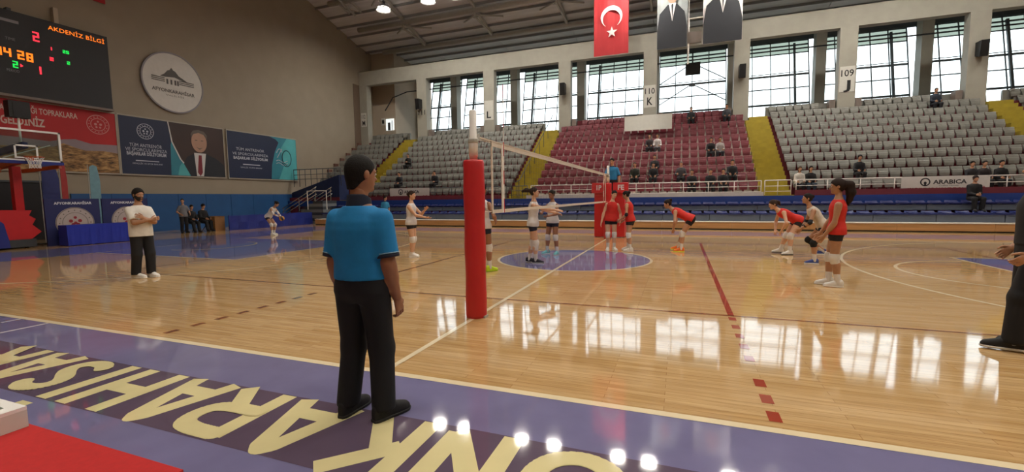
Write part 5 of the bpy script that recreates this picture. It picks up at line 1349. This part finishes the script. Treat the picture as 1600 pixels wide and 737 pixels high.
# --- line referee seen from behind
person('man in bright blue polo and black trousers standing with his back turned, nearest the camera', (.375, -8.085), 95, 1.755, 'm', lean=0, hyaw=-26, hpitch=2,
       hands=((-.20, .04, .825), (.225, .06, .83)), elbow=((-.3, -1, 0), (.3, -1, 0)), feet=((-.142, -.01, 5), (.135, -.01, 24)), knee=((.15, 1, 0), (-.1, 1, 0)), wide=1.03,
       skin_='brown', hair=('short', '#14110f'), res=.009, curl=.75, palm=((1, .2, 0), (-1, .2, 0)),
       outfit=(('polo', '#0f7ab8', None, '#101a30'), ('trousers', '#0b0d14'), ('socks', '#101014'), ('shoes', '#17171a', None, '#101013')))
# --- coach with folded arms
person('bearded man in white t-shirt, black trousers and white trainers with folded arms', (-7.58, -4.86), -2, 1.73, 'm', hyaw=4, hpitch=4, lean=-2,
       hands=((.05, .205, 1.19), (-.05, .245, 1.15)), elbow=((-.8, .1, -.9), (.8, .1, -.9)), feet=((-.10, .04, -5), (.12, -.05, -22)), curl=.7, palm=((0, -1, 0), (0, -1, 0)),
       skin_='olive', hair=('thick', DKHAIR), beard='#191310',
       outfit=(('tshirt', '#d9d6cf'), ('trousers', '#16171c'), ('socks', '#d0cdc8', None, .03), ('shoes', '#dcd9d4')))
WJ, NS, KPW, SHW = '#d3cfd0', '#141a30', '#d8d4d0', '#dedbd6'
RJ = '#c9281f'
# --- serving player with the ball
P1 = person('player in white jersey and white arm sleeves bending forward with the ball, near left wall', (-14.2, 3.9), 12, 1.66, 'f', pelvis=(0, -.10, .80), lean=38, hpitch=32, hyaw=0,
       hands=((-.02, .50, .76), (.16, .52, .80)), elbow=((-.8, -.4, -.2), (.8, -.4, -.2)), feet=((-.14, .02, 5), (.16, .16, 0)), skin_='olive', hair=('tied', DKHAIR), tail=bun(), curl=.5,
       outfit=(('jersey', WJ), ('shorts', NS), ('sleeves', '#d6d2d2'), ('kneepads', KPW), ('socks', KPW), ('shoes', SHW)))
def ball(p):
    t = thing('volleyball', p, 'yellow and blue volleyball held by the bending player near left wall', 'ball')
    bm = bmesh.new(); bmesh.ops.create_uvsphere(bm, u_segments=18, v_segments=12, radius=.105); me = bpy.data.meshes.new('panels'); 
    me.materials.append(mat('ball_yellow', '#d89a2c', .5, .05)); me.materials.append(mat('ball_blue', '#2a2f4c', .5, .05))
    for f in bm.faces:
        c = f.calc_center_median(); a = math.atan2(c.y, c.x)+c.z*6; f.material_index = int((a+20)/(PI/3)) % 3 == 0; f.smooth = True
    bm.to_mesh(me); bm.free(); o = bpy.data.objects.new('panels', me); COL.objects.link(o); o.parent = t
    for k in range(3):
        a = k*PI/3; MB().ring((0, 0, 0), (math.cos(a), math.sin(a), 0), (0, 0, 1), .1035, .1065, 24, .004).build('seam', mat('ball_seam', '#8a6a2a', .6, 0), t, True, False)
def toworld(pos, yaw, q):
    a = math.radians(yaw-90); return (pos[0]+q[0]*math.cos(a)-q[1]*math.sin(a), pos[1]+q[0]*math.sin(a)+q[1]*math.cos(a), q[2])
ball(toworld((-14.2, 3.9), 12, (.09, .60, .72)))
# --- standing players, white team
person('player in white jersey clapping hands, left of the near red post', (-4.05, -.74), 8, 1.68, 'f', hyaw=0, hpitch=0, lean=2, hands=((-.10, .36, 1.22), (.02, .40, 1.02)), elbow=((-.6, -.2, -1), (.6, -.2, -1)),
       feet=((-.06, -.02, 0), (.07, .03, 5)), skin_='fair', hair=('tied', BRHAIR), tail=bun((0, -.105, .03), .042), curl=.25, palm=((.6, 0, -.5), (-.3, 0, 1)),
       outfit=(('jersey', WJ), ('shorts', '#1a1820'), ('kneepads', KPW), ('socks', KPW, None, .03), ('shoes', SHW)))
person('long haired player in white jersey 99 and neon yellow shoes behind near red post', (-1.36, -2.28), 88, 1.77, 'f', hyaw=-12, feet=((-.26, 0, -30), (.14, .02, 30)), hands=((-.27, .10, 1.0), (.23, .16, 1.02)),
       skin_='brown', hair=('long', '#1a1214'), tail=PT((0, -.06, .02, .085), (0, -.09, -.10, .085), (.02, -.10, -.25, .055)), number=('99', '#2b3570', .20, .60, -1),
       outfit=(('jersey', WJ), ('shorts', NS), ('kneepads', KPW), ('socks', KPW), ('shoes', '#c3e02a', None, '#a8cc20')))
person('player in white jersey with flying ponytail reaching forward on the centre circle', (-.72, -.92), 12, 1.70, 'f', pelvis=(0, 0, None), lean=3, hyaw=0, hpitch=-4, hands=((-.08, .55, 1.12), (.08, .62, 1.18)), elbow=((-.7, .2, -1), (.7, .2, -1)),
       feet=((-.05, -.10, 5), (.06, .06, 0)), skin_='fair', hair=('tied', '#2b1c18'), tail=PT((0, -.09, .05, .045), (-.02, -.19, .07, .05), (-.02, -.28, .05, .03)), curl=.2, palm=((.5, 0, -.8), (-.5, 0, -.8)),
       outfit=(('jersey', WJ), ('shorts', NS), ('kneepads_long', KPW), ('socks', KPW, None, .10), ('shoes', '#23222c', None, '#c9c6c6')))
person('player in white jersey facing the reaching teammate, teal shoes', (-.70, .68), -110, 1.66, 'f', hyaw=-8, hpitch=6, hands=((-.14, .36, 1.02), (.10, .38, 1.08)), elbow=((-.8, -.3, -.6), (.8, -.3, -.6)),
       feet=((-.14, 0, -12), (.16, .02, 16)), skin_='brown', hair=('tied', DKHAIR), tail=bun(), curl=.5, palm=((.5, 0, .6), (-.5, 0, .6)), 
       outfit=(('jersey', WJ), ('shorts', NS), ('kneepads', '#cfcac8'), ('socks', '#d5d2d2'), ('shoes', '#6fb4bd', None, '#d4dcdc')))
# --- red team
person('player in red jersey with head tilted, before the red referee stand', (.62, 1.92), -80, 1.64, 'f', hyaw=20, htilt=-14, hpitch=8, side=-4, hands=((-.24, .06, .80), (.26, .10, .78)), feet=((-.09, 0, -20), (.08, .01, 10)),
       skin_='fair', hair=('tied', DKHAIR), tail=bun(), curl=.4,
       outfit=(('jersey', RJ), ('shorts', '#191318'), ('kneepads', KPW), ('socks', KPW), ('shoes', SHW)))
person('player in red jersey with black armband, right beside the head-tilting player', (1.14, 1.88), 168, 1.63, 'f', lean=8, hyaw=6, hpitch=14, hands=((-.17, .22, .86), (.16, .22, .84)), feet=((-.16, -.06, -14), (.14, .10, 0)),
       skin_='tan', hair=('tied', '#1b1414'), tail=bun((0, -.11, .05), .045), curl=.5,
       outfit=(('jersey', RJ), ('shorts', '#191318'), ('kneepads', KPW), ('sleeves', '#17171a', None, (0, 1), (.9, 1.3)), ('socks', KPW), ('shoes', SHW)))
def bent(label, pos, yaw, H, hairc, shoe, sole, sk_='fair', tl=None, lean=62):
    return person(label, pos, yaw, H, 'f', pelvis=(0, -.24*H/1.7, .495*H), lean=lean, hpitch=18, hyaw=4, hands=((-.16, .17, .60), (.16, .20, .60)), elbow=((-1, -.2, 0), (1, -.2, 0)),
       feet=((-.15, -.03, -6), (.16, .08, 8)), skin_=sk_, hair=('tied', hairc), tail=tl or bun((0, -.10, .08), .045), curl=.6, palm=((0, -.4, -1), (0, -.4, -1)),
       outfit=(('jersey', RJ), ('shorts', '#191318'), ('kneepads', KPW), ('socks', KPW), ('shoes', shoe, None, sole)))
bent('player in red jersey bent with hands on knees, orange and yellow shoes', (2.42, 2.22), 176, 1.74, '#241714', '#e8742c', '#dfe03a', 'tan')
bent('player in red jersey bent with hands on knees, white shoes, beside the beige jersey player', (4.88, 2.22), 190, 1.70, '#3a2a22', '#d8d5d0', '#25252a', 'fair', PT((0, -.09, .06, .04), (0, -.14, .02, .04), (0, -.16, -.06, .02)))
person('player in beige jersey crouching on one leg, black sleeves and knee pads, blue shoes', (5.12, .68), 178, 1.62, 'f', pelvis=(0, -.14, .80), lean=34, hpitch=-4, hyaw=0, hands=((-.12, .30, .74), (.14, .26, .70)), elbow=((-1, -.6, 0), (1, -.6, 0)),
       feet=((-.10, .02, 0), (.12, -.18, 0, .18)), knee=((-.1, 1, 0), (.1, 1, .4)), skin_='olive', hair=('tied', '#1c1513'), tail=bun(), curl=.5,
       outfit=(('jersey', '#c9bcae'), ('shorts', '#15151b'), ('sleeves', '#15151a', None, (0, 1), (.85, 1.5)), ('kneepads', '#121216'), ('socks', KPW), ('shoes', '#3a4a8a', None, '#d0d4dc')))
person('tall player in red jersey with big curly ponytail standing, nearest of the red team', (4.74, -2.02), 166, 1.70, 'f', lean=-1, hyaw=6, hpitch=2, hands=((-.16, .16, .82), (.20, .22, .82)), feet=((-.10, -.05, 0), (.08, .07, -6)),
       skin_='olive', hair=('thick', '#261915'), tail=PT((0, -.10, .05, .05), (0, -.16, .02, .068), (0, -.18, -.10, .07), (.01, -.16, -.22, .045), (.01, -.14, -.30, .02)), curl=.5, number=('1', '#d8cfc8', .18, .60, -1),
       outfit=(('jersey', RJ), ('shorts', '#15121a'), ('kneepads', KPW), ('socks', KPW, None, .08), ('shoes', SHW)))
# --- man at the right edge
RM = person('man in black polo with white shoulder chevrons, hand on hip, cut by right edge', (5.49, -4.97), 170, 1.80, 'm', hyaw=0, hands=((-.20, .10, .93), (.18, .10, .95)), elbow=((-.3, -1, 0), (.3, -1, 0)), feet=((-.13, .15, 10), (.14, -.04, 10)),
       skin_='tan', hair=('short', '#191513'), res=.010, curl=.6,
       outfit=(('polo', '#15161b', None, '#15161b'), ('trousers', '#14151a'), ('socks', '#8d8f92', None, .07), ('shoes', '#1d1d20', None, '#d8d6d2')))
for k in range(2):
    c = RM.Sh[0]+np.array([-.068, .0, -.015-.05*k])
    MB().add([tuple(c+np.array(q)) for q in ((-.002, -.05, .012), (-.008, .0, -.028), (-.002, .05, .012), (-.002, .05, .038), (-.008, 0, -.002), (-.002, -.05, .038))], [(0, 1, 4, 5), (1, 2, 3, 4)]).build('chevron', M_text, RM.T, False, False)
# --- referee on the stand, line judge, people by the wall
person('referee in blue polo standing up on the red padded stand', (.02, 6.42), -95, 1.74, 'm', z0=1.13, hpitch=14, hands=((-.26, .06, .84), (.24, .30, .90)), skin_='tan', hair=('short', DKHAIR), feet=((-.10, 0, 0), (.10, 0, 0)), curl=.5,
       outfit=(('polo', '#2479ae', None, '#15203a'), ('trousers', '#14161d'), ('socks', '#14161d'), ('shoes', '#151518', None, '#101012')))
person('line judge in blue shirt standing far behind the back-turned man', (-12.3, 9.4), -55, 1.64, 'f', hyaw=60, hpitch=6, skin_='tan', hair=('tied', DKHAIR), tail=bun(), feet=((-.09, 0, 0), (.09, 0, 0)),
       outfit=(('polo', '#2a7fa8', None, '#15203a'), ('trousers', '#14161d'), ('socks', '#14161d'), ('shoes', '#151518', None, '#101012')), detail=False)
person('person in grey top and black trousers standing before the blue wall padding', (-19.9, 4.0), -10, 1.62, 'f', hyaw=-30, hands=((-.2, .2, .9), (.2, .2, .9)), skin_='tan', hair=('short', DKHAIR),
       outfit=(('tshirt', '#6d6e74'), ('trousers', '#14141a'), ('shoes', '#1a1a1e', None, '#222226')), detail=False)
def seated(label, pos, yaw, zs, H, sex, top, bottom, hairc=DKHAIR, sk_='tan', style='short', group=None, lean=6, hy=0, hp=6, hands=None, tl=None, knees=.44, shoe='#1c1c20', ztread=0.0, res=.02, fig=None, det=False):
    """zs = seat height above the tread the feet stand on"""
    pz = zs+.095
    return person(label, pos, yaw, H, sex, z0=ztread, group=group, pelvis=(0, 0, pz), lean=lean, hyaw=hy, hpitch=hp, hands=hands or ((-.14, .34, pz+.10), (.14, .36, pz+.10)), elbow=((-.35, -.6, -.5), (.35, -.6, -.5)),
       feet=((-.11, knees, -6), (.12, knees+.02, 8)), skin_=sk_, hair=(style, hairc), tail=tl, curl=.6,
       outfit=(('jacket', top), ('trousers', bottom), ('shoes', shoe, None, '#2a2a2c')), res=res, detail=det)
def folding_chair(x, y, yaw, label):
    t = thing('folding_chair', (x, y, 0), label, 'chair', rz=math.radians(yaw-90))
    MB().box(-.2, .2, -.2, .2, .42, .45).build('seat', M_black, t, False, False); MB().box(-.2, .2, -.23, -.20, .6, .85).build('backrest', M_black, t, False, False)
    for sx in (-.19, .19):
        MB().bar((sx, -.21, .86), (sx, .18, 0), .022).build('leg', M_steel_dark, t, False, False); MB().bar((sx, .18, .44), (sx, -.22, 0), .022).build('leg', M_steel_dark, t, False, False)
folding_chair(-20.1, 4.42, -5, 'dark folding chair by blue wall padding, left one'); folding_chair(-20.1, 4.98, 5, 'dark folding chair by blue wall padding, right one')
seated('person in black seated left on a chair before the blue wall padding', (-20.02, 4.42), -5, .45, 1.66, 'f', '#17171b', '#131317', hp=15)
seated('person in black seated beside the cardboard box', (-20.02, 4.98), 5, .45, 1.70, 'm', '#141418', '#17171c', style='cap', hp=10)
# --- spectators on the stand
def spectator(label, x, k, top, bottom, **kw):
    sx = kw.pop('yaw', -90)
    return seated(label, (x, row_y(k)+.33), sx, .40, kw.pop('H', 1.68), kw.pop('sex', 'm'), top, bottom, ztread=row_z(k), knees=kw.pop('knees', .30), **kw)
spectator('spectator in black sitting high in left grey seats beside far left stairs', -15.44, 4, '#17181c', '#14151a', hands=((-.1, .3, .7), (.12, .3, .66)))
spectator('spectator in dark jacket alone low in left grey seats, left of two', -14.77, 1, '#1c2028', '#17181d')
spectator('spectator in dark jacket with raised elbow low in left grey seats, right of two', -12.14, 1, '#17191f', '#14151a', hands=((-.12, .28, .62), (.02, .30, 1.02)))
spectator('spectator in dark clothes high in the red seats, left of a pale pair', .66, 5, '#3a3338', '#22222a', sex='f', style='tied')
spectator('spectator in white top high in the red seats', 1.10, 5, '#c4bfbf', '#4a4a52', sex='f', style='tied')
spectator('large man in dark green coat in red seats right of the referee', .10, 1, '#22261f', '#17181c', H=1.78)
spectator('man in dark coat in the third row of the red seats', 1.07, 2, '#1d1d24', '#17181c')
spectator('man in black in second row of the red seats, before another man', 1.05, 1, '#17171c', '#15151a')
spectator('grey haired spectator with grey sleeves in the red seats middle', 2.42, 1, '#4a474c', '#1a1a20', hairc='#6e6a68', hands=((-.16, .3, .62), (.20, .28, .66)))
spectator('man in black in the lowest row of red seats, left of three', 2.93, 0, '#131318', '#111116')
spectator('man in black in the lowest row of red seats, middle of three', 3.78, 0, '#16161b', '#121217')
spectator('man in black in the lowest row of red seats, right of three', 4.35, 0, '#18191e', '#131318')
spectator('man in open dark jacket in the second row near right edge of red seats', 4.80, 1, '#1f1f24', '#17171c')
spectator('spectator in black and white high in the red seats, left of pair', 3.92, 4, '#1c1b20', '#26262c', sex='f', style='tied')
spectator('spectator in pale grey top high in the red seats, right of pair', 4.38, 4, '#a39c9c', '#2b2b33', sex='f', style='tied')
spectator('spectator in dark jacket at top of red seats below the middle window', 2.95, 9, '#23262c', '#1a1b20')
spectator('spectator in dark grey near top right of the red seats', 4.95, 9, '#3a3d44', '#1d1e24')
spectator('woman in dark hooded coat alone low in the right grey seats', 10.05, 1, '#191b21', '#17181d', sex='f', style='hood', hairc='#1c1a1e', tl=None)
spectator('spectator in white top in the lowest row beside right centre stairs', 7.56, 0, '#c9c4bd', '#1b1b20', sex='f', style='long', hairc='#4a3a2c')
spectator('spectator in black with long hair in lowest row beside right centre stairs', 8.0, 0, '#17171b', '#2c3a4a', sex='f', style='long', hairc='#15110f')
spectator('spectator behind right sponsor banner, leftmost of three', 13.71, 0, '#24242a', '#17171c', sex='f', style='tied')
spectator('spectator behind right sponsor banner, middle of three', 14.10, 0, '#2a2328', '#17171c', sex='f', style='tied')
spectator('spectator in black right of the sponsor banner, rightmost of three', 14.63, 0, '#141418', '#17171c', sex='f', style='tied')
spectator('spectator in dark blue high in right grey seats under a window', 14.96, 9, '#232b3a', '#1b1e26')
seated('man in black cap sitting on the blue bench before the right sponsor banner', (13.0, 11.96), -90, .44, 1.72, 'm', '#121216', '#121216', style='cap', hairc='#2a1d1c', ztread=.735, knees=.36, hands=((-.05, .34, .66), (.07, .34, .64)))
